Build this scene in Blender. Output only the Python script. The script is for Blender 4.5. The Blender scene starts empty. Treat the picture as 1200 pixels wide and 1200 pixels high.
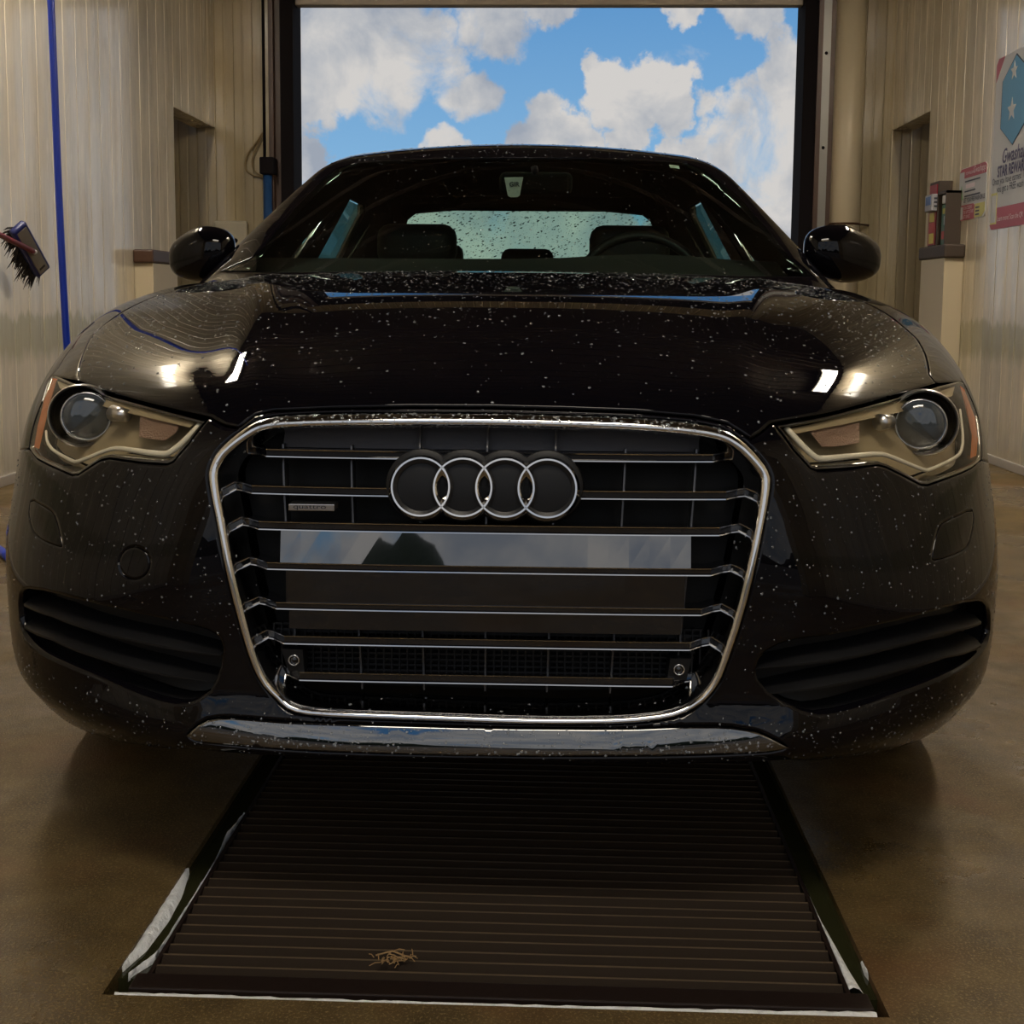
import bpy, bmesh, math, random
import numpy as np
from mathutils import Vector, Matrix
from mathutils.geometry import delaunay_2d_cdt

random.seed(7); rng = np.random.default_rng(7)
scene = bpy.context.scene
col = scene.collection

# ------------------------------------------------------------------ camera
FPX = 1420.0; PX, PY = 600.0, 500.0            # focal length and principal point, pixels of 1200 x 1200
CAMW = np.array([0.094, -1.675, 0.91])
_f = np.array([652-PX, 355-PY, FPX]); _f /= np.linalg.norm(_f)          # bay axis (+Y) in camera axes
_d = np.array([485-PX, 13700-PY, FPX]); _d -= _f*(_d@_f); _d /= np.linalg.norm(_d)
_r = np.cross(_d, _f)
MW = np.stack([_r, _f, -_d], 1)                # camera(right,down,forward) = MW @ world
cam = bpy.data.cameras.new('camera'); camo = bpy.data.objects.new('camera', cam); col.objects.link(camo)
rm = np.stack([MW[0], -MW[1], -MW[2]], 1)
mat4 = Matrix([list(rm[0])+[CAMW[0]], list(rm[1])+[CAMW[1]], list(rm[2])+[CAMW[2]], [0, 0, 0, 1]])
camo.matrix_world = mat4
cam.sensor_width = 36; cam.sensor_height = 36; cam.sensor_fit = 'HORIZONTAL'
cam.lens = FPX/1200*36; cam.shift_y = (PY-600)/1200; cam.clip_start = 0.05; cam.clip_end = 500
scene.camera = camo

def wray(px):
    px = np.atleast_2d(px).astype(float)
    c = np.stack([(px[:, 0]-PX)/FPX, (px[:, 1]-PY)/FPX, np.ones(len(px))], 1)
    d = c@MW
    return d/np.linalg.norm(d, axis=1, keepdims=True)
def onplane(px, axis, val):                    # pixel -> point on the plane axis = val (floor, wall ...)
    d = wray(px); t = (val-CAMW[axis])/d[:, axis]
    return CAMW+d*t[:, None]

# ------------------------------------------------------------------ view
vs = scene.view_settings
vs.view_transform = 'Standard'; vs.look = 'None'; vs.gamma = 1.0; vs.use_curve_mapping = False
vs.exposure = 0.0

# ------------------------------------------------------------------ node helpers
def nmat(name):
    m = bpy.data.materials.new(name); m.use_nodes = True
    nt = m.node_tree; b = nt.nodes['Principled BSDF']
    return m, nt, b
def node(nt, typ, **kw):
    n = nt.nodes.new(typ)
    for k, v in kw.items(): setattr(n, k, v)
    return n
def ramp(nt, fac, stops):
    r = node(nt, 'ShaderNodeValToRGB'); e = r.color_ramp.elements
    while len(e) < len(stops): e.new(0.5)
    for i, (p, c) in enumerate(stops):
        e[i].position = p; e[i].color = c if len(c) == 4 else (*c, 1)
    nt.links.new(fac, r.inputs[0]); return r.outputs[0]
def noise(nt, vec, scale, detail=4, rough=.55, dist=0):
    n = node(nt, 'ShaderNodeTexNoise'); n.inputs['Scale'].default_value = scale
    n.inputs['Detail'].default_value = detail; n.inputs['Roughness'].default_value = rough
    n.inputs['Distortion'].default_value = dist
    if vec is not None: nt.links.new(vec, n.inputs['Vector'])
    return n.outputs[0]
def mapping(nt, scale=(1, 1, 1), coord='Object', loc=(0, 0, 0)):
    t = node(nt, 'ShaderNodeTexCoord'); m = node(nt, 'ShaderNodeMapping')
    m.inputs['Scale'].default_value = scale; m.inputs['Location'].default_value = loc
    nt.links.new(t.outputs[coord], m.inputs[0]); return m.outputs[0]
def math_(nt, op, a, b=None, c=None, clamp=False):
    n = node(nt, 'ShaderNodeMath', operation=op); n.use_clamp = clamp
    for i, v in enumerate((a, b, c)):
        if v is None: continue
        if isinstance(v, (int, float)): n.inputs[i].default_value = v
        else: nt.links.new(v, n.inputs[i])
    return n.outputs[0]
def mixc(nt, fac, a, b, blend='MIX'):
    n = node(nt, 'ShaderNodeMix', data_type='RGBA', blend_type=blend)
    for s, v in ((n.inputs[0], fac), (n.inputs[6], a), (n.inputs[7], b)):
        if isinstance(v, (int, float)): s.default_value = v
        elif isinstance(v, tuple): s.default_value = v if len(v) == 4 else (*v, 1)
        else: nt.links.new(v, s)
    return n.outputs[2]
def bump(nt, b, h, strength=.3, dist=.01):
    n = node(nt, 'ShaderNodeBump'); n.inputs['Strength'].default_value = strength
    n.inputs['Distance'].default_value = dist
    nt.links.new(h, n.inputs['Height']); nt.links.new(n.outputs[0], b.inputs['Normal'])
MAT = {}
def plain(name, color, rough=.5, metal=0., coat=0., spec=.5, bumpv=None):
    m, nt, b = nmat(name)
    b.inputs['Base Color'].default_value = (*color, 1); b.inputs['Roughness'].default_value = rough
    b.inputs['Metallic'].default_value = metal; b.inputs['Coat Weight'].default_value = coat
    b.inputs['Specular IOR Level'].default_value = spec; b.inputs['Coat Roughness'].default_value = .02
    if bumpv:
        bump(nt, b, noise(nt, mapping(nt), bumpv[0], 3), bumpv[1], bumpv[2])
    MAT[name] = m; return m

# ------------------------------------------------------------------ world: broken cloud on blue, procedural
W = bpy.data.worlds.new('sky'); scene.world = W; W.use_nodes = True
nt = W.node_tree; nt.nodes.clear()
out = node(nt, 'ShaderNodeOutputWorld'); bg = node(nt, 'ShaderNodeBackground'); nt.links.new(bg.outputs[0], out.inputs[0])
tc = node(nt, 'ShaderNodeTexCoord'); dirv = tc.outputs['Generated']
sep = node(nt, 'ShaderNodeSeparateXYZ'); nt.links.new(dirv, sep.inputs[0])
wn = node(nt, 'ShaderNodeTexNoise'); wn.inputs['Scale'].default_value = 16.; wn.inputs['Detail'].default_value = 6.; wn.inputs['Roughness'].default_value = .6; nt.links.new(dirv, wn.inputs['Vector'])
wsub = node(nt, 'ShaderNodeVectorMath', operation='SUBTRACT'); nt.links.new(wn.outputs['Color'], wsub.inputs[0]); wsub.inputs[1].default_value = (.5, .5, .5)
wmul = node(nt, 'ShaderNodeVectorMath', operation='SCALE'); nt.links.new(wsub.outputs[0], wmul.inputs[0]); wmul.inputs['Scale'].default_value = .075
wadd = node(nt, 'ShaderNodeVectorMath', operation='ADD'); nt.links.new(wmul.outputs[0], wadd.inputs[0]); nt.links.new(dirv, wadd.inputs[1])
wnrm = node(nt, 'ShaderNodeVectorMath', operation='NORMALIZE'); nt.links.new(wadd.outputs[0], wnrm.inputs[0]); warped = wnrm.outputs[0]
def cloud_blob(px, rad, soft):                  # a round cloud patch about one direction of the sky
    c = wray(px)[0]
    dp = node(nt, 'ShaderNodeVectorMath', operation='DOT_PRODUCT'); nt.links.new(warped, dp.inputs[0]); dp.inputs[1].default_value = tuple(c)
    mr = node(nt, 'ShaderNodeMapRange', interpolation_type='SMOOTHSTEP')
    mr.inputs['From Min'].default_value = math.cos((rad+soft)/FPX); mr.inputs['From Max'].default_value = math.cos(max(rad-soft*.6, 1)/FPX)
    nt.links.new(dp.outputs['Value'], mr.inputs['Value']); return mr.outputs[0]
blobs = [((375, 30), 46, 34), ((440, 50), 52, 30), ((500, 66), 44, 26), ((400, 92), 44, 26), ((455, 108), 40, 24), ((545, 112), 26, 20), ((575, 20), 34, 26), ((370, 130), 26, 16),
         ((352, 190), 20, 12), ((520, 182), 26, 12), ((703, 84), 14, 12), ((728, 112), 30, 16), ((765, 108), 28, 15), ((795, 124), 28, 14), ((745, 134), 28, 12), ((640, 142), 26, 16), ((620, 165), 24, 12), ((670, 168), 34, 14), ((735, 170), 24, 10),
         ((915, 82), 26, 16), ((880, 118), 36, 18), ((925, 130), 40, 20), ((865, 165), 36, 18), ((910, 190), 50, 22), ((840, 195), 36, 16), ((925, 250), 60, 26), ((800, 178), 20, 10), ((890, 6), 34, 14), ((800, 4), 24, 12), ((650, 8), 22, 16),
         ((520, 262), 40, 16), ((600, 285), 60, 20), ((690, 268), 50, 18), ((450, 290), 40, 16), ((780, 285), 40, 16), ((270, 150), 60, 40), ((1010, 150), 60, 40)]
acc = None
for p, r_, s_ in blobs:
    v = cloud_blob(p, r_, s_)
    acc = v if acc is None else math_(nt, 'MAXIMUM', acc, v)
far = noise(nt, dirv, 3.1, 3, .5)               # the same sky goes on all round
farm = node(nt, 'ShaderNodeMapRange', interpolation_type='SMOOTHSTEP'); nt.links.new(far, farm.inputs['Value'])
farm.inputs['From Min'].default_value = .28; farm.inputs['From Max'].default_value = .50
inview = cloud_blob((640, 120), 420, 60)
acc = math_(nt, 'MAXIMUM', acc, math_(nt, 'MULTIPLY', farm.outputs[0], math_(nt, 'SUBTRACT', 1.0, inview)))
fine = noise(nt, dirv, 14., 9, .60, .4); fine2 = noise(nt, dirv, 13., 8, .58, .3)
dens = math_(nt, 'ADD', math_(nt, 'MULTIPLY', acc, .62), math_(nt, 'MULTIPLY', math_(nt, 'SUBTRACT', fine, .5), 1.7))
cm = node(nt, 'ShaderNodeMapRange', interpolation_type='SMOOTHSTEP'); nt.links.new(dens, cm.inputs['Value'])
cm.inputs['From Min'].default_value = .12; cm.inputs['From Max'].default_value = .52
blue = ramp(nt, sep.outputs[2], [(0.0, (.42, .60, .74)), (.08, (.24, .47, .72)), (.26, (.095, .28, .58)), (1.0, (.05, .17, .45))])
cl = ramp(nt, fine2, [(.36, (.33, .37, .44)), (.50, (.50, .51, .53)), (.60, (.64, .62, .60))])
nt.links.new(mixc(nt, cm.outputs[0], blue, cl), bg.inputs['Color'])
bg.inputs['Strength'].default_value = 1.0

# ------------------------------------------------------------------ objects
def tag(o, label=None, cat=None, group=None, kind=None):
    if label: o['label'] = label
    if cat: o['category'] = cat
    if group: o['group'] = group
    if kind: o['kind'] = kind
    return o
def root_loc(p):
    v = Vector((0, 0, 0))
    while p is not None:
        v = v+p.location; p = p.parent
    return np.array(v)
def obj(name, V, Fc, mat, parent=None, smooth=False, mats=None, fmat=None, local=False):
    V = np.asarray(V, float).reshape(-1, 3)
    if parent is not None and not local: V = V-root_loc(parent)
    me = bpy.data.meshes.new(name); me.from_pydata([tuple(v) for v in V], [], [tuple(int(i) for i in f) for f in Fc])
    for m in (mats or [mat]): me.materials.append(MAT[m] if isinstance(m, str) else m)
    if smooth: me.polygons.foreach_set('use_smooth', [True]*len(me.polygons))
    if fmat is not None: me.polygons.foreach_set('material_index', list(fmat))
    me.update()
    o = bpy.data.objects.new(name, me); col.objects.link(o); o.parent = parent
    return o
def thing(name, loc, label, cat, group=None):
    o = bpy.data.objects.new(name, None); col.objects.link(o); o.location = loc; o.empty_display_size = .1
    return tag(o, label, cat, group)
BOXF = [(0, 3, 2, 1), (4, 5, 6, 7), (0, 1, 5, 4), (1, 2, 6, 5), (2, 3, 7, 6), (3, 0, 4, 7)]
def boxv(a, b):
    (x0, y0, z0), (x1, y1, z1) = a, b
    return [(x0, y0, z0), (x1, y0, z0), (x1, y1, z0), (x0, y1, z0), (x0, y0, z1), (x1, y0, z1), (x1, y1, z1), (x0, y1, z1)]
class MB:
    def __init__(s): s.v = []; s.f = []; s.m = []
    def add(s, V, Fc, mi=0):
        n = len(s.v); s.v += [tuple(map(float, p)) for p in V]; s.f += [tuple(i+n for i in f) for f in Fc]; s.m += [mi]*len(Fc); return s
    def box(s, a, b, mi=0, bev=0):
        if bev <= 0: return s.add(boxv(a, b), BOXF, mi)
        a = np.array(a, float); b = np.array(b, float)
        bm = bmesh.new(); bmesh.ops.create_cube(bm, size=1)
        for v in bm.verts: v.co = Vector((a+b)/2+np.array(v.co)*(b-a))
        bmesh.ops.bevel(bm, geom=bm.edges[:], offset=bev, segments=2, affect='EDGES', profile=.5)
        bm.verts.index_update()
        s.add([v.co for v in bm.verts], [[v.index for v in f.verts] for f in bm.faces], mi); bm.free(); return s
    def tube(s, pts, r, n=8, cap=True, mi=0):
        pts = [np.array(p, float) for p in pts]; rr = r if hasattr(r, '__len__') else [r]*len(pts)
        V = []; Fc = []; up = None
        for i, p in enumerate(pts):
            t = pts[min(i+1, len(pts)-1)]-pts[max(i-1, 0)]; t = t/np.linalg.norm(t)
            if up is None: up = np.array([0, 0, 1.]) if abs(t[2]) < .9 else np.array([1., 0, 0])
            a = np.cross(t, up); a /= np.linalg.norm(a); b = np.cross(a, t); up = b
            for k in range(n):
                an = 2*math.pi*k/n; V.append(p+rr[i]*(a*math.cos(an)+b*math.sin(an)))
        for i in range(len(pts)-1):
            for k in range(n):
                k2 = (k+1) % n; Fc.append((i*n+k, i*n+k2, (i+1)*n+k2, (i+1)*n+k))
        if cap: Fc.append(tuple(range(n))[::-1]); Fc.append(tuple(range((len(pts)-1)*n, len(pts)*n)))
        return s.add(V, Fc, mi)
    def lathe(s, prof, center, axis, n=32, mi=0, xdir=None):   # prof: (r, h) pairs about axis through centre
        ax = np.array(axis, float); ax /= np.linalg.norm(ax)
        u = np.cross(ax, [0, 0, 1.]) if abs(ax[2]) < .9 else np.cross(ax, [1., 0, 0])
        u /= np.linalg.norm(u); w = np.cross(ax, u); c = np.array(center, float); V = []; Fc = []
        for r, h in prof:
            for k in range(n):
                a = 2*math.pi*k/n; V.append(c+ax*h+r*(u*math.cos(a)+w*math.sin(a)))
        for i in range(len(prof)-1):
            for k in range(n):
                k2 = (k+1) % n; Fc.append((i*n+k, (i+1)*n+k, (i+1)*n+k2, i*n+k2))
        return s.add(V, Fc, mi)
    def prism(s, loop, ext, mi=0):              # planar loop of 3-D points extruded by a vector
        n = len(loop); L = [np.array(p, float) for p in loop]; e = np.array(ext, float)
        return s.add(L+[p+e for p in L], [tuple(range(n))[::-1], tuple(range(n, 2*n))]+[(i, (i+1) % n, n+(i+1) % n, n+i) for i in range(n)], mi)
    def build(s, name, mat, parent=None, smooth=False, mats=None, local=False):
        return obj(name, s.v, s.f, mat, parent, smooth, mats, s.m if mats else None, local)
def smooth_by_angle(o, deg=35):
    me = o.data; me.polygons.foreach_set('use_smooth', [True]*len(me.polygons))
    try: me.set_sharp_from_angle(angle=math.radians(deg))
    except Exception: pass
    return o
def text(body, size, mat, origin, ex, ey, parent, name='lettering', squeeze=1.0, align='LEFT', shear=0, depth=.0006, bold=0.):
    cu = bpy.data.curves.new('t', 'FONT'); cu.body = body; cu.size = size; cu.align_x = align; cu.shear = shear; cu.extrude = 0; cu.offset = bold*size; cu.resolution_u = 3
    to = bpy.data.objects.new('t', cu); col.objects.link(to)
    dg = bpy.context.evaluated_depsgraph_get(); me = to.evaluated_get(dg).to_mesh()
    ex = np.array(ex, float); ey = np.array(ey, float); en = np.cross(ex, ey)
    V = [np.array(origin)+ex*v.co.x*squeeze+ey*v.co.y+en*depth for v in me.vertices]; Fc = [list(p.vertices) for p in me.polygons]
    to.evaluated_get(dg).to_mesh_clear(); bpy.data.objects.remove(to); bpy.data.curves.remove(cu)
    return obj(name, V, Fc, mat, parent)

# ------------------------------------------------------------------ materials
def wall_material(name, base, dirt, seedloc):
    m, nt, b = nmat(name)
    g = node(nt, 'ShaderNodeNewGeometry'); pos = g.outputs['Position']
    mp = node(nt, 'ShaderNodeMapping'); mp.inputs['Scale'].default_value = (5, 5, .30); mp.inputs['Location'].default_value = seedloc
    nt.links.new(pos, mp.inputs[0]); streak = noise(nt, mp.outputs[0], 1.6, 6, .65)
    mp2 = node(nt, 'ShaderNodeMapping'); mp2.inputs['Scale'].default_value = (2.2, 2.2, 1.2); nt.links.new(pos, mp2.inputs[0])
    blot = noise(nt, mp2.outputs[0], 1.5, 6, .6)
    c1 = mixc(nt, ramp(nt, streak, [(.38, (0, 0, 0)), (.7, (1, 1, 1))]), base, tuple(x*.72 for x in base))
    c2 = mixc(nt, math_(nt, 'MULTIPLY', ramp(nt, blot, [(.45, (0, 0, 0)), (.75, (1, 1, 1))]), .55), c1, dirt)
    sp = node(nt, 'ShaderNodeSeparateXYZ'); nt.links.new(pos, sp.inputs[0])
    mp3 = node(nt, 'ShaderNodeMapping'); mp3.inputs['Scale'].default_value = (6, 6, .8); nt.links.new(pos, mp3.inputs[0])
    zed = math_(nt, 'ADD', sp.outputs[2], math_(nt, 'MULTIPLY', math_(nt, 'SUBTRACT', noise(nt, mp3.outputs[0], 2.2, 5, .7), .5), .22))
    band = ramp(nt, math_(nt, 'DIVIDE', zed, 1.6), [(.36, (0, 0, 0)), (.405, (1, 1, 1)), (.50, (1, 1, 1)), (.52, (0, 0, 0))])   # algae tide mark
    c3 = mixc(nt, math_(nt, 'MULTIPLY', band, .5), c2, (.26, .25, .11))
    foot = ramp(nt, zed, [(.02, (1, 1, 1)), (.32, (0, 0, 0))])
    c4 = mixc(nt, math_(nt, 'MULTIPLY', foot, .45), c3, (.20, .17, .11))
    nt.links.new(c4, b.inputs['Base Color'])
    rg = node(nt, 'ShaderNodeMapRange'); nt.links.new(streak, rg.inputs['Value']); rg.inputs['From Min'].default_value = .3; rg.inputs['From Max'].default_value = .75
    rg.inputs['To Min'].default_value = .10; rg.inputs['To Max'].default_value = .34; nt.links.new(rg.outputs[0], b.inputs['Roughness'])
    bump(nt, b, streak, .25, .004)
    mp4 = node(nt, 'ShaderNodeMapping'); mp4.inputs['Scale'].default_value = (3.5, 3.5, .55); nt.links.new(pos, mp4.inputs[0])
    wet = ramp(nt, noise(nt, mp4.outputs[0], 1.7, 8, .72), [(.40, (0, 0, 0)), (.56, (1, 1, 1))])      # film of water that has not run off
    nt.links.new(wet, b.inputs['Coat Weight']); b.inputs['Coat Roughness'].default_value = .13; b.inputs['Coat IOR'].default_value = 1.6
    MAT[name] = m
wall_material('wall_panel_left', (.78, .70, .55), (.55, .45, .30), (0, 0, 0))
wall_material('wall_panel_right', (.72, .62, .45), (.52, .42, .27), (5, 3, 1))
wall_material('wall_panel_shaded', (.46, .37, .22), (.34, .26, .13), (9, 1, 2))  # same cladding, with the end wall's backlit shade put into its base
m, nt, b = nmat('concrete')
pos = node(nt, 'ShaderNodeNewGeometry').outputs['Position']
big = noise(nt, pos, 1.3, 5, .6); fine_ = noise(nt, pos, 230, 3, .75); mid = noise(nt, pos, 9, 6, .65)
c = ramp(nt, mid, [(.3, (.060, .036, .010)), (.55, (.115, .073, .024)), (.8, (.175, .120, .046))])
c = mixc(nt, ramp(nt, fine_, [(.52, (0, 0, 0)), (.70, (1, 1, 1))]), c, (.30, .215, .095))
c = mixc(nt, math_(nt, 'MULTIPLY', ramp(nt, noise(nt, pos, 2.7, 4, .6), [(.55, (0, 0, 0)), (.75, (1, 1, 1))]), .6), c, (.17, .075, .025))
nt.links.new(c, b.inputs['Base Color'])
rg = ramp(nt, big, [(.40, (.14, .14, .14)), (.54, (.55, .55, .55))])
nt.links.new(math_(nt, 'ADD', rg, math_(nt, 'MULTIPLY', fine_, .12)), b.inputs['Roughness'])
b.inputs['Specular IOR Level'].default_value = .35
bump(nt, b, math_(nt, 'ADD', fine_, math_(nt, 'MULTIPLY', mid, 1.2)), .5, .005)
MAT['concrete'] = m
plain('asphalt', (.12, .10, .08), .8, bumpv=(60, .5, .01))
plain('ceiling_metal', (.040, .024, .013), .6)
plain('rust_steel', (.020, .011, .0045), .75, .0, spec=.25, bumpv=(90, .35, .002))
plain('edge_highlight', (.16, .115, .07), .5, .3)  # highlight on the grate bars' top edges, put into the colour
plain('dark_steel', (.018, .009, .006), .5, .2, bumpv=(60, .3, .002))
plain('galvanised', (.23, .22, .20), .45, .8)
plain('brown_trim', (.060, .026, .012), .45)
plain('black_trim', (.010, .008, .009), .9, spec=.1)
plain('header_beige', (.36, .31, .25), .45)
plain('pipe_pvc', (.52, .44, .30), .42, bumpv=(12, .15, .004))
plain('foam', (.93, .95, .96), .6, bumpv=(70, .8, .01))
plain('murky_water', (.030, .030, .012), .06)
plain('pit_dark', (.012, .010, .008), .7)
plain('blue_rubber', (.006, .035, .42), .32)
plain('red_plastic', (.20, .012, .018), .35)
plain('white_plastic', (.62, .60, .56), .4)
plain('bristle_dark', (.018, .012, .008), .8)
plain('brush_blue', (.006, .012, .10), .4)
plain('brush_grey', (.16, .145, .12), .5)
plain('plate_cover', (.42, .37, .27), .5)
plain('cable_tan', (.26, .18, .075), .5)
plain('post_panel', (.50, .42, .28), .5)
plain('cap_wood', (.050, .032, .020), .6, bumpv=(30, .3, .003))
plain('sign_white', (.50, .49, .47), .4)
plain('sign_red', (.36, .045, .06), .4)
plain('sign_yellow', (.55, .50, .12), .4)
plain('sign_blue', (.07, .25, .42), .4)
plain('sign_green', (.10, .28, .09), .4)
plain('ink_dark', (.03, .03, .045), .5)
plain('ink_violet', (.075, .06, .13), .5)
plain('ink_red', (.42, .06, .05), .5)
plain('ink_pale', (.75, .62, .62), .5)
plain('pack_green', (.035, .12, .075), .35)
plain('pack_red', (.28, .02, .03), .35)
plain('pack_yellow', (.55, .46, .08), .35)
plain('screen_blue', (.10, .17, .36), .2)
plain('device_grey', (.32, .31, .33), .4)
plain('straw', (.36, .22, .09), .7)
plain('leaf_dark', (.020, .035, .014), .8, bumpv=(3, .8, .2))
# car
m, nt, b = nmat('car_paint')
b.inputs['Base Color'].default_value = (.0035, .003, .0045, 1); b.inputs['Roughness'].default_value = .12
b.inputs['Coat Weight'].default_value = .78; b.inputs['Coat Roughness'].default_value = .012; b.inputs['Specular IOR Level'].default_value = .0; b.inputs['Coat IOR'].default_value = 1.45
MAT['car_paint'] = m
m, nt, b = nmat('chrome'); b.inputs['Metallic'].default_value = 1; b.inputs['Base Color'].default_value = (.80, .79, .78, 1); b.inputs['Roughness'].default_value = .10
MAT['chrome'] = m
plain('satin_chrome', (.62, .60, .58), .28, 1.)
plain('gloss_black', (.004, .004, .006), .05, 0, 1.)
plain('piano_black', (.003, .003, .004), .06, 0, 1.); MAT['piano_black'].node_tree.nodes['Principled BSDF'].inputs['Coat IOR'].default_value = 2.5
plain('satin_black', (.008, .008, .009), .45, spec=.3)
plain('grille_panel', (.060, .060, .070), .5, bumpv=(160, .35, .002))
plain('matte_black', (.006, .006, .006), .75)
plain('fin_grey', (.10, .10, .105), .3, .7)
plain('slat_edge', (.55, .55, .56), .16, 1.)
plain('lamp_housing', (.42, .35, .23), .35, .0)
plain('lamp_bowl', (.035, .028, .018), .2, .3)
plain('lamp_amber', (.62, .16, .03), .25)
plain('lamp_turn', (.36, .24, .19), .3, .4, bumpv=(420, 1., .003))
plain('lamp_led', (.95, .92, .80), .3)
plain('projector_lens', (.055, .065, .075), .04, 0, 1.)
plain('projector_glow', (.40, .38, .33), .35)
plain('tyre_rubber', (.010, .010, .010), .7, bumpv=(40, .3, .004))
plain('wheel_silver', (.35, .35, .36), .3, .9)
plain('interior', (.006, .006, .006), .9, spec=.05)
plain('seat_leather', (.008, .009, .009), .55)
plain('mirror_glass', (.25, .30, .30), .03, 1.)
def glass_thin(name, tint, spec=1.45, rough=0.0):
    m = bpy.data.materials.new(name); m.use_nodes = True; nt = m.node_tree; nt.nodes.clear()
    o_ = node(nt, 'ShaderNodeOutputMaterial'); t = node(nt, 'ShaderNodeBsdfTransparent'); g = node(nt, 'ShaderNodeBsdfGlossy'); mx = node(nt, 'ShaderNodeMixShader'); fr = node(nt, 'ShaderNodeFresnel')
    t.inputs[0].default_value = (*tint, 1); g.inputs['Roughness'].default_value = rough; fr.inputs[0].default_value = spec
    gm_ = node(nt, 'ShaderNodeNewGeometry'); nt.links.new(math_(nt, 'ADD', math_(nt, 'MULTIPLY', gm_.outputs['Backfacing'], 1/spec-spec), spec), fr.inputs[0])
    nt.links.new(fr.outputs[0], mx.inputs[0]); nt.links.new(t.outputs[0], mx.inputs[1]); nt.links.new(g.outputs[0], mx.inputs[2]); nt.links.new(mx.outputs[0], o_.inputs[0])
    MAT[name] = m
glass_thin('car_glass', (.68, .84, .75)); glass_thin('privacy_glass', (.10, .15, .13)); glass_thin('lens_clear', (.88, .85, .78), 1.35)
m, nt, b = nmat('water_drop_glint'); b.inputs['Base Color'].default_value = (.80, .84, .88, 1); b.inputs['Transmission Weight'].default_value = .78; b.inputs['IOR'].default_value = 1.33; b.inputs['Roughness'].default_value = .02  # white share of the beads stands in for their glints
MAT['water_drop_glint'] = m
m, nt, b = nmat('led_tube'); b.inputs['Base Color'].default_value = (.9, .88, .82, 1); b.inputs['Emission Color'].default_value = (1, .90, .75, 1); b.inputs['Emission Strength'].default_value = 95
MAT['led_tube'] = m
m2 = m.copy(); m2.name = 'fill_panel'; m2.node_tree.nodes['Principled BSDF'].inputs['Emission Strength'].default_value = 15; MAT['fill_panel'] = m2  # glow of the added fill panel

# ================================================================== SETTING
XL, XR, YB, YF, ZC = -2.60, 2.66, 7.90, -2.5, 4.0
DX0, DX1, DZ = -1.943, 1.935, 3.17              # far doorway
OPL, OPR, OPZ = 6.87, 6.95, 2.25                # side passages next to the far wall
PX0, PX1, PY0, PY1 = -.492, .534, -.186, 2.3    # drain pit
def struct(name, mb, mat, parent=None, **k):
    o = mb.build(name, mat, parent, **k)
    if parent is None: tag(o, kind='structure')
    return o
fl = MB(); t = .25
for a, b_ in (((-7, YF-1.2, -t), (PX0, 12, 0)), ((PX1, YF-1.2, -t), (7, 12, 0)), ((PX0, YF-1.2, -t), (PX1, PY0, 0)), ((PX0, PY1, -t), (PX1, 12, 0))): fl.box(a, b_)
floor = struct('floor', fl, 'concrete')
tag(floor, 'wet brown exposed aggregate concrete floor of the wash bay')
pit = MB(); pit.box((PX0, PY0, -t-.02), (PX1, PY1, -t)); struct('pit_bottom', pit, 'pit_dark', floor)
gr = MB(); gr.box((-80, -90, -.35), (80, YF-1.2, -.012)); gr.box((-80, 12, -.35), (80, 90, -.012)); tag(struct('ground', gr, 'asphalt'), 'grey asphalt yard outside the bay')

def panelled_wall(name, axis, const, spans, z1, thick, mat, w, label, sign):
    """flat core wall plus upright cladding boards, each a board of its own"""
    core = MB()
    for (a, b_, z0_, z1_) in spans:
        if axis == 0: core.box((min(const, const-sign*thick), a, z0_), (max(const, const-sign*thick), b_, z1_))
        else: core.box((a, min(const, const-sign*thick), z0_), (b_, max(const, const-sign*thick), z1_))
    o = tag(struct(name, core, mat), label)
    cache = {}
    for (a, b_, z0_, z1_) in spans:
        n = max(1, round((b_-a)/w)); ww = (b_-a)/n
        for i in range(n):
            key = (round(ww, 4), z0_, z1_)
            if key not in cache:
                prof = [(.002, 0), (.005, .009), (ww*.5-.012, .009), (ww*.5-.006, .0065), (ww*.5+.002, .0065), (ww*.5+.006, .009), (ww-.006, .009), (ww-.002, 0)]
                V = []; k = len(prof)
                for z in (z0_, z1_):
                    for u, h in prof: V.append((sign*h, u, z) if axis == 0 else (u, sign*h, z))
                Fc = [(j, j+1, k+j+1, k+j) for j in range(k-1)]
                if (axis == 0 and sign > 0) or (axis == 1 and sign > 0): Fc = [f[::-1] for f in Fc]
                pm = obj('wall_board', V, Fc, mat, None); cache[key] = pm.data; bpy.data.objects.remove(pm)
            pb = bpy.data.objects.new('wall_board', cache[key]); col.objects.link(pb); pb.parent = o
            pb.location = (const, a+i*ww, 0) if axis == 0 else (a+i*ww, const, 0)
    return o
panelled_wall('wall_left', 0, XL, [(YF, OPL, 0, ZC), (OPL, YB, OPZ, ZC)], ZC, .16, 'wall_panel_left', .345, 'streaked cream cladding wall behind the blue hose', 1)
panelled_wall('wall_right', 0, XR, [(YF, OPR, 0, ZC), (OPR, YB, OPZ, ZC)], ZC, .16, 'wall_panel_right', .345, 'cream cladding wall carrying the two printed signs', -1)
panelled_wall('wall_back', 1, YB, [(-4.2, DX0-.05, 0, ZC), (DX0-.05, DX1+.05, DZ+.35, ZC), (DX1+.05, 4.2, 0, ZC)], ZC, .16, 'wall_panel_shaded', .15, 'shade-darkened cladding end wall around the far doorway', -1)
fw = MB(); fw.box((-4.2, YF-.16, 0), (-2.25, YF, ZC)); fw.box((2.25, YF-.16, 0), (4.2, YF, ZC)); fw.box((-2.25, YF-.16, 3.45), (2.25, YF, ZC))
tag(struct('wall_front', fw, 'wall_panel_shaded'), 'cream end wall around the near doorway')
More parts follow.
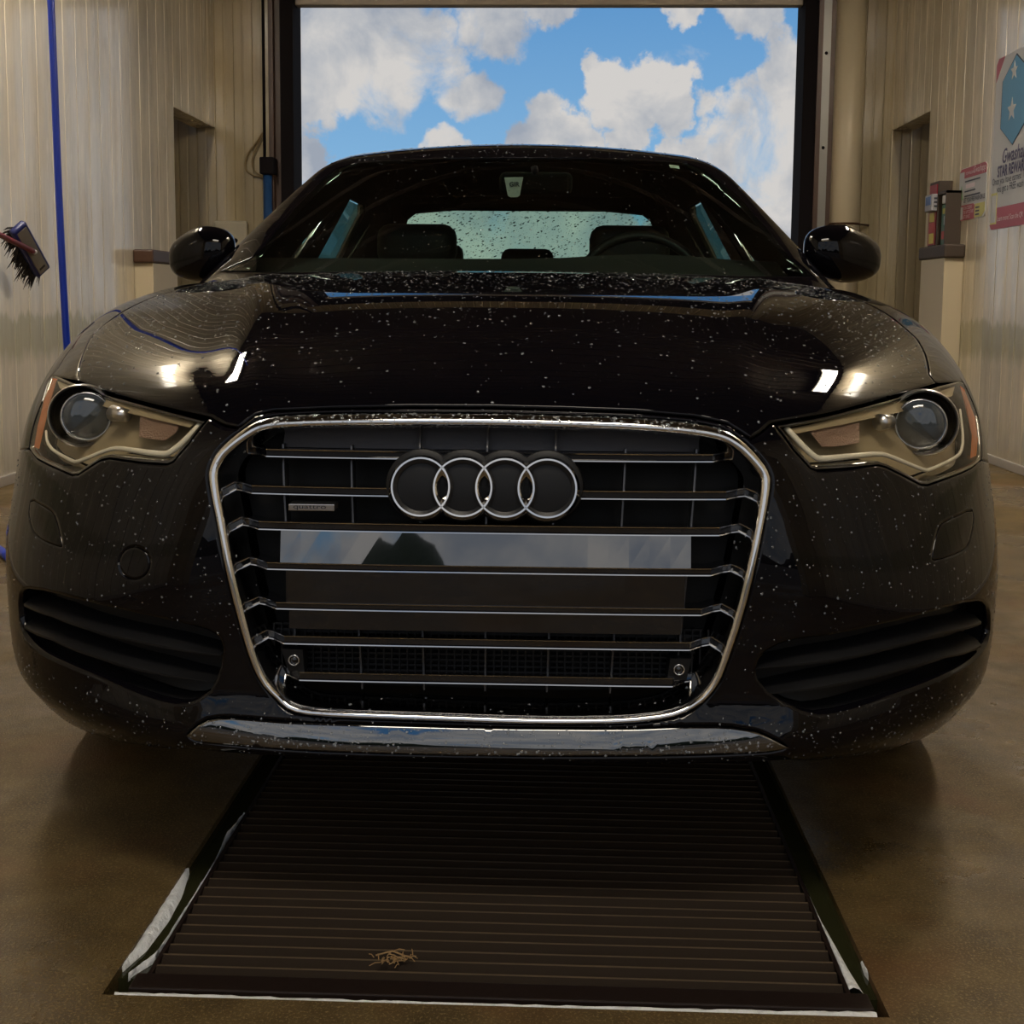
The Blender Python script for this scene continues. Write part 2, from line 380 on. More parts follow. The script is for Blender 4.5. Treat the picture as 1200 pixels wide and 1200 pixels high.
for sd, x0_, x1_ in (('left', -4.3, -4.2), ('right', 4.2, 4.3)):
    sw = MB(); sw.box((x0_, 2.5, 0), (x1_, YB, ZC)); tag(struct('wall_shade_'+sd, sw, 'wall_panel_shaded'), 'added unseen wall dimming the side passage on the %s side' % ('brush' if x0_ < 0 else 'sign'))  # unseen walls put in to cut side light in the passages
ce = MB(); ce.box((-4.3, YF-.16, ZC), (4.3, YB+.16, ZC+.1))
ceil_o = tag(struct('ceiling', ce, 'ceiling_metal'), 'brown ribbed metal ceiling')
rib = MB().prism([(XL, 0, ZC), (XL, .06, ZC), (XL, .05, ZC-.03), (XL, .01, ZC-.03)], (XR-XL, 0, 0)).build('ceiling_rib', 'ceiling_metal', None)
for i in range(26):
    r2 = bpy.data.objects.new('ceiling_rib', rib.data); col.objects.link(r2); r2.parent = ceil_o; r2.location = (0, YF+.1+i*.31, 0)
bpy.data.objects.remove(rib)
for side, xx, sg, oy in (('left', XL, 1, OPL), ('right', XR, -1, OPR)):
    bb = MB(); x0, x1 = sorted((xx+sg*.009, xx+sg*.03)); bb.box((x0, YF, 0), (x1, oy-.02, .05), bev=.004); tag(struct('baseboard_'+side, bb, 'header_beige'), 'low beige skirting along the cladding wall foot')

# far doorway frame
jb = MB()
jb.box((DX0-.10, YB-.14, 0), (DX0, YB+.16, DZ+.35)); tag(struct('trim_1', jb, 'black_trim'), 'black upright jamb of the far doorway beside the tan cable')
jb = MB(); jb.box((DX0-.20, YB-.10, 0), (DX0-.10, YB-.009, DZ+.4)); jb.box((DX0-.17, YB-.16, 0), (DX0-.15, YB-.10, DZ+.4)); tag(struct('trim_2', jb, 'brown_trim'), 'dark brown door track left of the far doorway')
jb = MB(); jb.box((DX1, YB-.14, 0), (DX1+.10, YB+.16, DZ+.35)); tag(struct('trim_3', jb, 'black_trim'), 'black upright jamb of the far doorway beside the vertical pipe')
jb = MB(); jb.box((DX1+.10, YB-.16, 0), (DX1+.135, YB-.009, DZ+.4)); tag(struct('trim_4', jb, 'brown_trim'), 'rust brown door track right of the far doorway')
jb = MB(); jb.box((DX1+.135, YB-.13, 0), (DX1+.20, YB-.009, DZ+.4)); tag(struct('trim_5', jb, 'galvanised'), 'grey steel angle with bolts beside the vertical pipe')
for z in (.6, 1.0, 1.42, 2.1, 2.8):
    MB().lathe([(0, .012), (.010, .010), (.013, 0)], (DX1+.168, YB-.13, z), (0, -1, 0), 8).build('bolt', 'black_trim', bpy.data.objects['trim_5'])
jb = MB(); jb.box((DX1+.20, YB-.12, 0), (DX1+.26, YB-.009, DZ+.4)); tag(struct('trim_6', jb, 'brown_trim'), 'dark brown board between steel angle and pipe')
jb = MB(); jb.box((DX0, YB-.05, DZ), (DX1, YB+.05, DZ+.05), bev=.008); tag(struct('trim_7', jb, 'header_beige'), 'beige bottom rail of the raised far door')
jb = MB(); jb.box((DX0, YB-.03, DZ+.05), (DX1, YB+.03, DZ+.40)); tag(struct('door_1', jb, 'black_trim'), 'raised dark far door above the doorway')

# ceiling lamps and an added fill panel
def lamp(x, y, lx, ly, label, tube='led_tube'):
    r = thing('ceiling_lamp', (x, y, ZC-.03), label, 'lamp', 'bay ceiling lamps')
    MB().box((x-lx/2-.03, y-ly/2-.03, ZC-.10), (x+lx/2+.03, y+ly/2+.03, ZC-.03), bev=.01).build('housing', 'galvanised', r)
    MB().box((x-lx/2, y-ly/2, ZC-.125), (x+lx/2, y+ly/2, ZC-.10), bev=.008).build('diffuser', tube, r)
for x in (XL+.28, XR-.28):
    for y in (3.3,): lamp(x, y, .20, 1.6, 'long white strip lamp under the bay ceiling along the %s' % ('brush wall' if x < 0 else 'sign wall'))
lamp(.05, YF+.50, 1.7, .72, 'added fill light panel under the bay ceiling across the near doorway', 'fill_panel')  # added light that brightens the near floor, foam and car nose

# ================================================================== CAR
# car frame: x across, y back from the nose, z up; the car stands at a slight angle to the bay
YAW = math.radians(.5)
RC = np.array([[math.cos(YAW), -math.sin(YAW), 0], [math.sin(YAW), math.cos(YAW), 0], [0, 0, 1.]])
CAMC = RC.T@CAMW; MC = MW@RC
def cray(px):
    px = np.atleast_2d(px).astype(float)
    c = np.stack([(px[:, 0]-PX)/FPX, (px[:, 1]-PY)/FPX, np.ones(len(px))], 1); d = c@MC
    return d/np.linalg.norm(d, axis=1, keepdims=True)
def pchip(xs, ys):
    xs = np.array(xs, float); ys = np.array(ys, float); h = np.diff(xs); d = np.diff(ys)/h
    m = np.zeros(len(xs)); m[0] = d[0]; m[-1] = d[-1]
    for i in range(1, len(xs)-1):
        m[i] = 0 if d[i-1]*d[i] <= 0 else (h[i-1]+h[i])*3/((2*h[i]+h[i-1])/d[i-1]+(h[i]+2*h[i-1])/d[i])
    def f(x):
        x = np.clip(x, xs[0], xs[-1]); i = np.clip(np.searchsorted(xs, x)-1, 0, len(xs)-2); t = (x-xs[i])/h[i]
        return ys[i]*(1+2*t)*(1-t)**2+h[i]*m[i]*t*(1-t)**2+ys[i+1]*t*t*(3-2*t)+h[i]*m[i+1]*t*t*(t-1)
    return f
f_nose = pchip([.0, .2, .255, .275, .31, .345, .42, .52, .62, .70, .76, .84, 1.1], [.05, .02, -.012, -.016, -.005, .010, .008, .005, .012, .03, .06, .12, .4])
f_hw = pchip([.0, .18, .3, .45, .62, .75, .9, 1.1], [.89, .93, .945, .95, .94, .925, .89, .82])
f_pow = pchip([0, .2, .25, .3, .36, .45, .6, .75, .9], [2.6, 2.9, 3.3, 4.0, 4.4, 4.4, 3.85, 3.4, 3.2])
f_hood = pchip([-.5, 0, .07, .15, .3, .5, .75, 1.0, 1.25, 1.5, 3.6, 4.3, 4.9], [.45, .715, .768, .808, .862, .908, .945, .970, .986, .99, 1.03, 1.05, 1.03])
f_drop = pchip([0, .3, .5, .9, 1.3, 2, 5], [.13, .105, .085, .05, .04, .035, .035])
f_round = pchip([0, .4, .6, .8, 1], [.03, .04, .08, .13, .14])
f_bot = pchip([0, .4, .6, .8, .95], [.257, .250, .225, .20, .20])
f_roof = pchip([1.0, 1.6, 2.1, 2.7, 3.3, 3.8, 4.4], [1.19, 1.32, 1.398, 1.436, 1.42, 1.36, 1.2])
def smax(a, b, r):
    h = np.maximum(r-np.abs(a-b), 0); return np.maximum(a, b)+h*h/(4*r)
def Gbody(P):
    x = np.abs(P[..., 0]); y = P[..., 1]; z = P[..., 2]
    yc = .95; q = (x/f_hw(z))**f_pow(z)+(np.maximum(yc-y, 0)/(yc-f_nose(z)))**2
    Wd = (q**(1/2.6)-1)*.85
    xl = .34+.24*np.clip(y, 0, 1.4)/1.2
    H = f_hood(y)-f_drop(y)*(x/.8)**2.4+.006*np.exp(-((x-xl)/.045)**2)
    v = smax(Wd, z-H, f_round(x))
    v = smax(v, f_bot(x)-z+.05*np.maximum(y-.2, 0), .016)
    return smax(v, y-4.86-.15*(z-.6)**2*0, .10)
def Gcab(P):
    x = np.abs(P[..., 0]); y = P[..., 1]; z = P[..., 2]
    ws = (1.17+(z-.97)*2.15+.42*x**2-y)*.42
    xs = .826-.02*np.maximum(y-2.6, 0)**2-.46*(z-.95)-.20*np.maximum(z-.95, 0)**2
    rw = (y-(3.72+(1.40-z)*1.75-.35*x**2))*.5
    v = smax(smax(ws, rw, .05), (x-xs)*.88, .045)
    return smax(v, z-(f_roof(y)-.115*x**2), .06)
class Star:
    """a closed form seen from an inner point: two angles -> point on its skin"""
    def __init__(s, G, C): s.G = G; s.C = np.array(C, float)
    def ab(s, P):
        d = np.atleast_2d(P)-s.C; d = d/np.linalg.norm(d, axis=1, keepdims=True)
        th = np.arccos(np.clip(-d[:, 1], -1, 1)); rho = np.maximum(np.hypot(d[:, 0], d[:, 2]), 1e-9)
        return np.stack([th*d[:, 0]/rho, th*d[:, 2]/rho], 1)
    def P(s, ab, off=0.):
        ab = np.atleast_2d(ab); th = np.hypot(ab[:, 0], ab[:, 1]); k = np.where(th < 1e-9, 1., np.sin(th)/np.maximum(th, 1e-9))
        d = np.stack([ab[:, 0]*k, -np.cos(th), ab[:, 1]*k], 1)
        lo = np.zeros(len(d))+.05; hi = np.zeros(len(d))+4.
        # march outwards to the first crossing, then bisect
        ts = np.linspace(.05, 3.2, 420); done = np.zeros(len(d), bool)
        for k_ in range(len(ts)-1):
            g = s.G(s.C+d*ts[k_+1]); n = (~done) & (g > 0); lo[n] = ts[k_]; hi[n] = ts[k_+1]; done |= n
            if done.all(): break
        for _ in range(26):
            m = (lo+hi)/2; g = s.G(s.C+d*m[:, None]); lo = np.where(g < 0, m, lo); hi = np.where(g < 0, hi, m)
        return s.C+d*(((lo+hi)/2)+off)[:, None]
def hit(px, G=Gbody, t0=1.2, t1=4.5, n=1600):
    d = cray(px); ts = np.linspace(t0, t1, n); best = np.full(len(d), 9.); bt = np.full(len(d), t0); ht = np.full(len(d), np.nan); prev = None
    for k, tt in enumerate(ts):
        g = G(CAMC+d*tt); b = g < best; best[b] = g[b]; bt[b] = tt
        if prev is not None:
            m = np.isnan(ht) & (g < 0) & (prev >= 0); ht[m] = ts[k-1]+(ts[k]-ts[k-1])*prev[m]/(prev[m]-g[m])
        prev = g
    return CAMC+d*np.where(np.isnan(ht), bt, ht)[:, None]
BODY = Star(Gbody, (0, 1.3, .52)); CAB = Star(Gcab, (0, 2.4, 1.08))
def loop_px(px, S=BODY, G=Gbody, **k): return S.ab(hit(np.array(px, float), G, **k))
def dens(L, sp, closed=True):
    L = np.asarray(L, float); out_ = []; n = len(L)
    for i in range(n if closed else n-1):
        a, b = L[i], L[(i+1) % n]; m = max(1, int(math.ceil(np.linalg.norm(b-a)/sp)))
        for j in range(m): out_.append(a+(b-a)*j/m)
    if not closed: out_.append(L[-1])
    return np.array(out_)
def chaikin(L, it=2, closed=True):
    L = np.asarray(L, float)
    for _ in range(it):
        nx = np.roll(L, -1, 0) if closed else L[1:]; cu = L if closed else L[:-1]
        Q = np.empty((2*len(cu), L.shape[1])); Q[0::2] = cu*.78+nx*.22; Q[1::2] = cu*.22+nx*.78
        L = Q if closed else np.vstack([L[:1], Q, L[-1:]])
    return L
def area(L): return .5*np.sum(L[:, 0]*np.roll(L[:, 1], -1)-np.roll(L[:, 0], -1)*L[:, 1])
def inset(L, d):                                # d > 0 shrinks the loop
    if area(L) < 0: L = L[::-1]
    t = np.roll(L, -1, 0)-np.roll(L, 1, 0); t /= np.maximum(np.linalg.norm(t, axis=1, keepdims=True), 1e-9)
    return L+np.stack([-t[:, 1], t[:, 0]], 1)*(d if np.isscalar(d) else np.asarray(d)[:, None])
def inside(P, L):
    x, y = P[:, 0][:, None], P[:, 1][:, None]; x1, y1 = L[:, 0][None], L[:, 1][None]; x2, y2 = np.roll(L[:, 0], -1)[None], np.roll(L[:, 1], -1)[None]
    c = ((y1 > y) != (y2 > y)) & (x < (x2-x1)*(y-y1)/np.where(y2 == y1, 1e-12, y2-y1)+x1)
    return c.sum(1) % 2 == 1
def tri_region(loop, holes, sp, ring=.0035):
    loops = [loop]+list(holes); pts = []; edges = []
    for L in loops:
        n0 = len(pts); pts += [tuple(p) for p in L]; edges += [(n0+i, n0+(i+1) % len(L)) for i in range(len(L))]
    B = np.array(pts); extra = []
    if ring:
        extra.append(inset(loop, ring))
        for h in holes: extra.append(inset(h, -ring))
    lo, hi = loop.min(0), loop.max(0)
    gx = np.arange(lo[0], hi[0], sp); gy = np.arange(lo[1], hi[1], sp*.866)
    X, Y = np.meshgrid(gx, gy); X[1::2] += sp/2; Gp = np.stack([X.ravel(), Y.ravel()], 1)
    k = inside(Gp, loop)
    for h in holes: k &= ~inside(Gp, h)
    Gp = Gp[k]
    if len(Gp):
        dm = np.min(((Gp[:, None, :]-B[None])**2).sum(2), 1) if len(Gp)*len(B) < 3e7 else np.concatenate([np.min(((g[:, None, :]-B[None])**2).sum(2), 1) for g in np.array_split(Gp, 40)])
        Gp = Gp[dm > (sp*.55)**2]
    P = np.vstack([B]+[e[inside(e, loop)] for e in extra]+[Gp])
    r = delaunay_2d_cdt([Vector(p) for p in P], edges, [], 0, 1e-7)
    V = np.array([(v.x, v.y) for v in r[0]]); T = np.array([f for f in r[2]])
    c = V[T].mean(1); k = inside(c, loop)
    for h in holes: k &= ~inside(c, h)
    return V, T[k]
def skin(name, S, loop, holes, mat, parent, sp=.014, off=0., flange=.014, gap=.0016, ring=.0035, smooth=True):
    lp = dens(loop, sp*.8); lp = inset(lp, gap)
    hs = [inset(dens(h, sp*.8), -(gap if len(h) > 60 else gap*.4)) for h in holes]
    V2, T = tri_region(lp, hs, sp, ring if flange else 0)
    used = np.unique(T); re = -np.ones(len(V2), int); re[used] = np.arange(len(used)); V2 = V2[used]; T = re[T]
    V = S.P(V2, off); n = np.cross(V[T[:, 1]]-V[T[:, 0]], V[T[:, 2]]-V[T[:, 0]])
    if np.sum(n*(V[T[:, 0]]-S.C)) < 0: T = T[:, ::-1]
    F_ = [tuple(t) for t in T]
    if flange:
        ec = {}
        for t in F_:
            for i in range(3):
                e = (t[i], t[(i+1) % 3]); ec[e] = 1
        be = [e for e in ec if (e[1], e[0]) not in ec]
        bv = sorted({i for e in be for i in e}); idx = {v: len(V)+i for i, v in enumerate(bv)}
        d = V[bv]-S.C; d /= np.linalg.norm(d, axis=1, keepdims=True); V = np.vstack([V, V[bv]-d*flange])
        F_ += [(e[1], e[0], idx[e[0]], idx[e[1]]) for e in be]
    o = obj(name, V, F_, mat, parent, smooth)
    return o

car = thing('car', (0, 0, 0), 'black four door sedan, wet and beaded with water, parked facing over the drain', 'car')

# ---- outlines read from the photograph, laid on the skin
GR_PX = [(575, 484), (660, 486), (745, 489), (818, 495.5), (850, 503), (870, 516), (886, 532), (898, 547), (903, 560), (902, 575), (891, 633), (870, 724), (848, 788), (838, 806), (826, 820), (808, 833), (783, 842), (733, 847.5), (660, 848.5), (600, 847.5), (500, 844), (400, 840.5), (353, 837), (333, 829), (312, 807), (300, 788), (288, 756), (268, 680), (256, 616), (246, 566), (245, 555), (248, 543), (256, 528), (278, 508), (300, 493), (323, 487), (376, 484.5), (480, 483.5)]
HLL_PX = [(242, 493), (221, 520), (203, 541), (196, 544), (164, 542), (128, 537), (118, 539), (92, 556), (84, 557), (66, 549), (42, 537), (34, 526), (39, 500), (49, 472), (59, 441), (64, 438), (88, 449), (130, 464), (183, 478)]
HLR_PX = [(908, 498), (930, 527), (950, 549), (958, 551), (993, 549), (1030, 545), (1040, 548), (1079, 568), (1088, 568.5), (1106, 562), (1140, 548), (1150, 539), (1150, 515), (1146, 487), (1129, 448), (1123, 446), (1100, 452), (1050, 466), (970, 487)]
grille_ab = dens(chaikin(loop_px(GR_PX), 1), .008)
hl_ab = {-1: loop_px(HLL_PX), 1: loop_px(HLR_PX)}
def ab3(P): return BODY.ab(np.array(P, float))
HOODL = [(575, 478), (480, 477.5), (390, 479), (320, 482), (299, 487), (279, 502), (262, 499), (246, 490)]
HOODR = [(660, 480), (745, 483), (815, 489), (852, 497), (880, 515), (893, 507), (904, 497)]
topL = [tuple(p) for p in loop_px([(183, 475.5), (130, 461.5), (92, 447)])]
topR = [tuple(p) for p in loop_px([(970, 485.5), (1050, 463.5), (1097, 450)])]
seamL = [tuple(p) for p in loop_px([(91, 437), (97, 415), (109, 392), (130, 375)])]
seamR = [tuple(p) for p in loop_px([(1089, 440), (1084, 415), (1074, 397), (1058, 383)])]
rear = ab3([(-.74, .95, .93), (-.72, 1.15, .95), (-.69, 1.42, .96), (-.4, 1.30, .98), (0, 1.24, .985), (.4, 1.30, .98), (.69, 1.42, .96), (.72, 1.15, .95), (.74, .95, .93)])
hood_front_L = [tuple(p) for p in loop_px(HOODL)]; hood_front_R = [tuple(p) for p in loop_px(HOODR)]
hood_loop = np.array(hood_front_L[::1]+topL+seamL+[tuple(p) for p in rear]+seamR[::-1]+topR[::-1]+hood_front_R[::-1])
hood = skin('hood', BODY, hood_loop, [], 'car_paint', car, sp=.013)

# vents in the bumper corners
VL_PX = [(22, 700), (30, 690), (60, 694), (130, 712), (200, 728), (255, 742), (262, 765), (250, 805), (225, 822), (200, 822), (150, 806), (90, 782), (40, 758), (24, 735)]
VR_PX = [(1160, 716), (1150, 704), (1120, 708), (1050, 728), (980, 744), (920, 752), (892, 768), (885, 790), (905, 815), (950, 836), (985, 832), (1050, 812), (1110, 790), (1148, 766), (1160, 745)]
vent_ab = {-1: dens(chaikin(loop_px(VL_PX), 1), .01), 1: dens(chaikin(loop_px(VR_PX), 1), .01)}
def circ_px(cx, cy, rx, ry, n=20): return [(cx+rx*math.cos(2*math.pi*i/n), cy+ry*math.sin(2*math.pi*i/n)) for i in range(n)]
tow_ab = {-1: dens(chaikin(loop_px([(36, 584), (58, 597), (66, 606), (74, 640), (70, 641), (48, 632), (40, 624), (34, 604)]), 1), .008),
          1: dens(chaikin(loop_px([(1139, 596), (1104, 612), (1098, 622), (1091, 655), (1096, 657), (1125, 647), (1134, 640), (1141, 610)]), 1), .008)}
sens_ab = {-1: loop_px(circ_px(158, 660, 18, 19)), 1: loop_px(circ_px(1009, 672, 18, 19))}
# bumper: from the hood front and headlamps down under the chin, back to the wheel arches
ARCH = (.91, .335, .375)
def arch_pt(a, s): return (s*.94, ARCH[0]+ARCH[2]*math.cos(a), ARCH[1]+ARCH[2]*math.sin(a))
def side_pts(s):
    out_hl = hl_ab[s][10 if s > 0 else 10]
    seam = ab3([(s*.885, .50, .63), arch_pt(math.radians(128), s)])
    arc = ab3([arch_pt(math.radians(a), s) for a in (140, 150, 160, 170, 180, 190)])
    und = ab3([(s*.86, .50, .20), (s*.76, .46, .21), (s*.62, .36, .225), (s*.4, .26, .25), (s*.2, .22, .26)])
    return seam, arc, und
sL, aL, uL = side_pts(-1); sR, aR, uR = side_pts(1)
i0 = 11                                          # outer lower corner of the lamps
def lamp_lower(s): return hl_ab[s][0:i0+1]
bumper_loop = []
bumper_loop += [tuple(p) for p in hood_front_L]                      # centre -> lamp tip, brush side
bumper_loop += [tuple(p) for p in lamp_lower(-1)]
bumper_loop += [tuple(p) for p in sL]+[tuple(p) for p in aL]+[tuple(p) for p in uL]
bumper_loop += [tuple(p) for p in uR[::-1]]+[tuple(p) for p in aR[::-1]]+[tuple(p) for p in sR[::-1]]
bumper_loop += [tuple(p) for p in lamp_lower(1)[::-1]]
bumper_loop += [tuple(p) for p in hood_front_R[::-1]]
bumper_loop = np.array(bumper_loop)
CHIN = [(214, 866), (238, 845), (262, 841), (300, 844), (340, 847), (400, 849), (575, 854), (730, 855), (800, 852), (850, 852), (885, 857), (905, 866), (930, 879), (800, 885), (575, 887), (400, 882), (280, 874)]
chin_ab = dens(chaikin(loop_px(CHIN), 1), .010)
bumper = skin('front_bumper', BODY, bumper_loop, [grille_ab, vent_ab[-1], vent_ab[1], tow_ab[-1], tow_ab[1], sens_ab[-1], chin_ab], 'car_paint', car, sp=.013)
chin = skin('chin_sheen', BODY, chin_ab, [], 'piano_black', bumper, sp=.012, gap=.0004, ring=.002, flange=.006)  # bumper chin split off and made more reflective for added sheen
for s in (-1, 1):
    skin('tow_cover', BODY, tow_ab[s], [], 'car_paint', bumper, sp=.012, gap=.0006, ring=.002, flange=.006)
    if s < 0: skin('round_cover', BODY, sens_ab[s], [], 'car_paint', bumper, sp=.010, gap=.0007, ring=.002, flange=.006)
# fenders
for s in (-1, 1):
    lamp_up = hl_ab[s][i0:15]; seam = seamL if s < 0 else seamR; sb, ar, un = side_pts(s)
    top = [tuple(p) for p in (topL if s < 0 else topR)][2:3]
    L = [tuple(p) for p in lamp_up]+top+list(seam)+[tuple(p) for p in (ab3([(s*.74, .95, .93), (s*.72, 1.15, .95), (s*.70, 1.44, .96)]))]
    L += [tuple(p) for p in ab3([(s*.93, 1.46, .9), (s*.95, 1.46, .6), (s*.94, 1.44, .25)])]
    L += [tuple(p) for p in ab3([arch_pt(math.radians(a), s) for a in (-12, 0, 15, 30, 45, 60, 75, 90, 105, 118)])]
    L += [tuple(p) for p in sb[::-1]]
    skin('fender', BODY, np.array(L), [], 'car_paint', car, sp=.018)
# rest of the body: doors, sills and tail by cross sections of the same form
ys = np.concatenate([np.linspace(1.30, 3.3, 14), np.linspace(3.36, 4.3, 22), np.linspace(4.34, 4.9, 12)])
na = 56; V = []
for y in ys:
    c = np.array([0, min(y, 4.72), .62]); an = np.linspace(-math.pi/2, 1.5*math.pi, na, endpoint=False)
    yy = min(y, 4.72); k = (y-yy)
    d = np.stack([np.cos(an), np.full(na, k*4.), np.sin(an)], 1); d /= np.linalg.norm(d, axis=1, keepdims=True)
    lo = np.zeros(na); hi = np.full(na, 1.6)
    for _ in range(24):
        m_ = (lo+hi)/2; g = Gbody(c+d*m_[:, None]); lo = np.where(g < 0, m_, lo); hi = np.where(g < 0, hi, m_)
    P = c+d*lo[:, None]
    inarch = (np.hypot(P[:, 1]-3.82, P[:, 2]-.335) < .375) & (np.abs(P[:, 0]) > .6)
    P[inarch, 0] = np.sign(P[inarch, 0])*.62
    V.append(P)
V = np.concatenate(V); Fc = []
for i in range(len(ys)-1):
    for k in range(na): k2 = (k+1) % na; Fc.append((i*na+k, i*na+k2, (i+1)*na+k2, (i+1)*na+k))
Fc.append(tuple(range((len(ys)-1)*na, len(ys)*na)))
smooth_by_angle(obj('body_shell', V, [f[::-1] for f in Fc], 'car_paint', car), 50)
MB().box((-.80, .75, .20), (.80, 1.40, .60)).box((-.60, .30, .235), (.60, .80, .60)).build('underbody', 'matte_black', car)

# ---- grille
gin = {}
def frame_width(P3):                            # chrome band: broad on top, slimmer at the sides and foot
    z = P3[:, 2]; return np.interp(z, [.33, .40, .62, .70, .75], [.0085, .0098, .0118, .0155, .0185])
gl = grille_ab if area(grille_ab) > 0 else grille_ab[::-1]
gP = BODY.P(gl); wdt = frame_width(gP)/1.27
rings = [(0., -.006), (.0, .003), (.12, .0075), (.45, .010), (.80, .0085), (.97, .003), (1.0, -.004), (1.02, -.05)]
V = np.concatenate([BODY.P(inset(gl, wdt*t_+.0012), of) for t_, of in rings]); n = len(gl)
Fc = [(i*n+k, i*n+(k+1) % n, (i+1)*n+(k+1) % n, (i+1)*n+k) for i in range(len(rings)-1) for k in range(n)]
grille = skin('grille', BODY, inset(gl, .004), [], 'matte_black', car, sp=.03, off=-.085, flange=0)
surround = obj('chrome_surround', V, Fc, 'chrome', grille, True)
ginner = BODY.P(inset(gl, wdt*1.02+.002), -.01)
def yat(x, z):
    x = np.atleast_1d(np.asarray(x, float)); z = np.broadcast_to(np.asarray(z, float), x.shape); lo = np.full(x.shape, -.3); hi = np.full(x.shape, 1.2)
    for _ in range(26):
        m_ = (lo+hi)/2; g = Gbody(np.stack([x, m_, z], 1)); lo = np.where(g > 0, m_, lo); hi = np.where(g > 0, hi, m_)
    return hi
def xspan(z):
    zz = ginner[:, 2]; z = min(max(z, zz.min()+.002), zz.max()-.002); k = np.where((zz-z)*(np.roll(zz, -1)-z) <= 0)[0]; xs = ginner[k, 0]; return xs.min(), xs.max()
def zrow(px): return float(hit([px])[0][2])
slat_rows = [((440, 529), (440, 540)), ((400, 572), (400, 583.5)), ((450, 615), (450, 626.5)), ((500, 664), (500, 674)), ((500, 711), (500, 720.5)), ((500, 750.5), (500, 761.5)), ((500, 793), (500, 804.5))]
slatz = []
for a, b_ in slat_rows:
    z1, z0 = zrow(a), zrow(b_); slatz.append((z0, z1)); zm = (z0+z1)/2; xa, xb = xspan(zm)
    xs = np.concatenate([[xa-.004, xa+.02], np.linspace(xa+.04, xb-.04, 25), [xb-.02, xb+.004]])
    yy = yat(xs, zm)+.012; yy[0] += .035; yy[1] += .022; yy[-1] += .035; yy[-2] += .022
    h = (z1-z0)/2
    prof = [(.004, h), (0, h-.0006), (.0005, h-.0022), (.003, h-.0035), (.003, -h+.0035), (.0005, -h+.0022), (0, -h+.0006), (.004, -h), (.045, -h*.5), (.045, h*.5)]
    pm = [1, 1, 0, 0, 0, 1, 1, 0, 0, 0]
    V = [(x, y+p, zm+q) for x, y in zip(xs, yy) for p, q in prof]; k = len(prof); Fc = []; fm = []
    for i in range(len(xs)-1):
        for j in range(k): Fc.append((i*k+j, i*k+(j+1) % k, (i+1)*k+(j+1) % k, (i+1)*k+j)); fm.append(pm[j])
    Fc += [tuple(range(k)), tuple(range((len(xs)-1)*k, len(xs)*k))[::-1]]; fm += [0, 0]
    obj('grille_slat', V, [f[::-1] for f in Fc], None, grille, False, ['gloss_black', 'slat_edge'], fm)
# filler panel over the top row and the blank plate panels between the slats
def filler(name, z0, z1, xa, xb, rec, mat, thick=.006, lean=0.):
    nx = 21; xs = np.linspace(xa, xb, nx); V = []
    for z in (z0, z1):
        yy = yat(xs, z)+rec+(lean if z == z1 else 0.)
        for x, y in zip(xs, yy): V.append((x, y, z))
    V += [(x, y+thick, z) for x, y, z in V]; Fc = []
    N = 2*nx
    for i in range(nx-1): Fc += [(i, i+1, nx+i+1, nx+i), (N+i+1, N+i, N+nx+i, N+nx+i+1), (i+1, i, N+i, N+i+1), (nx+i, nx+i+1, N+nx+i+1, N+nx+i)]
    Fc += [(0, nx, N+nx, N), (nx-1, N+nx-1, N+2*nx-1, 2*nx-1)]
    return obj(name, V, Fc, mat, grille)
topz = float(hit([(575, 497)])[0][2])
xa, xb = xspan(slatz[0][1]); filler('top_filler', slatz[0][1]-.002, topz+.004, xa+.05, xb-.05, .05, 'grille_panel')
pl = float(hit([(326, 660)])[0][0]); pr = float(hit([(811, 660)])[0][0])
filler('plate_blank', slatz[3][1]-.001, slatz[2][0]+.001, pl, pr, .012, 'piano_black', lean=.0038)
filler('plate_blank', slatz[4][1]-.001, slatz[3][0]+.001, pl+.008, pr-.008, .014, 'gloss_black')
filler('plate_blank', slatz[5][1]+.010, slatz[4][0]+.001, pl+.012, pr-.012, .014, 'gloss_black')
for pxx in (321, 404, 487, 569, 652, 737, 823):  # upright fins behind the slats
    xk = float(hit([(pxx, 560)])[0][0]); mb = MB(); xk2 = xk*.9
    zs = np.linspace(.345, topz, 12); zs = [z for z in zs if xspan(z)[0]+.03 < (xk2+(xk-xk2)*(z-.345)/.4) < xspan(z)[1]-.03]
    fv = []
    for z in zs:
        x = xk2+(xk-xk2)*(z-.345)/.4; y = float(yat([x], z)[0])+.034
        fv += [(x-.0013, y, z), (x+.0013, y, z), (x+.0013, y+.03, z), (x-.0013, y+.03, z)]
    Fc = [(i*4+j, i*4+(j+1) % 4, i*4+4+(j+1) % 4, i*4+4+j) for i in range(len(zs)-1) for j in range(4)]
    obj('grille_fin', fv, Fc, 'fin_grey', grille)
# air-guide mesh far behind the lower bars
mb = MB()
for i in range(17):
    z = .35+i*.0085
    if z < slatz[5][1]+.012:
        xa, xb = xspan(max(z, .352)); mb.box((xa+.02, .062, z), (xb-.02, .066, z+.003))
for i in range(60):
    x = -.34+i*.0116
    mb.box((x, .060, .352), (x+.0025, .0645, slatz[5][1]+.008))
mb.build('radiator_mesh', 'satin_black', grille)
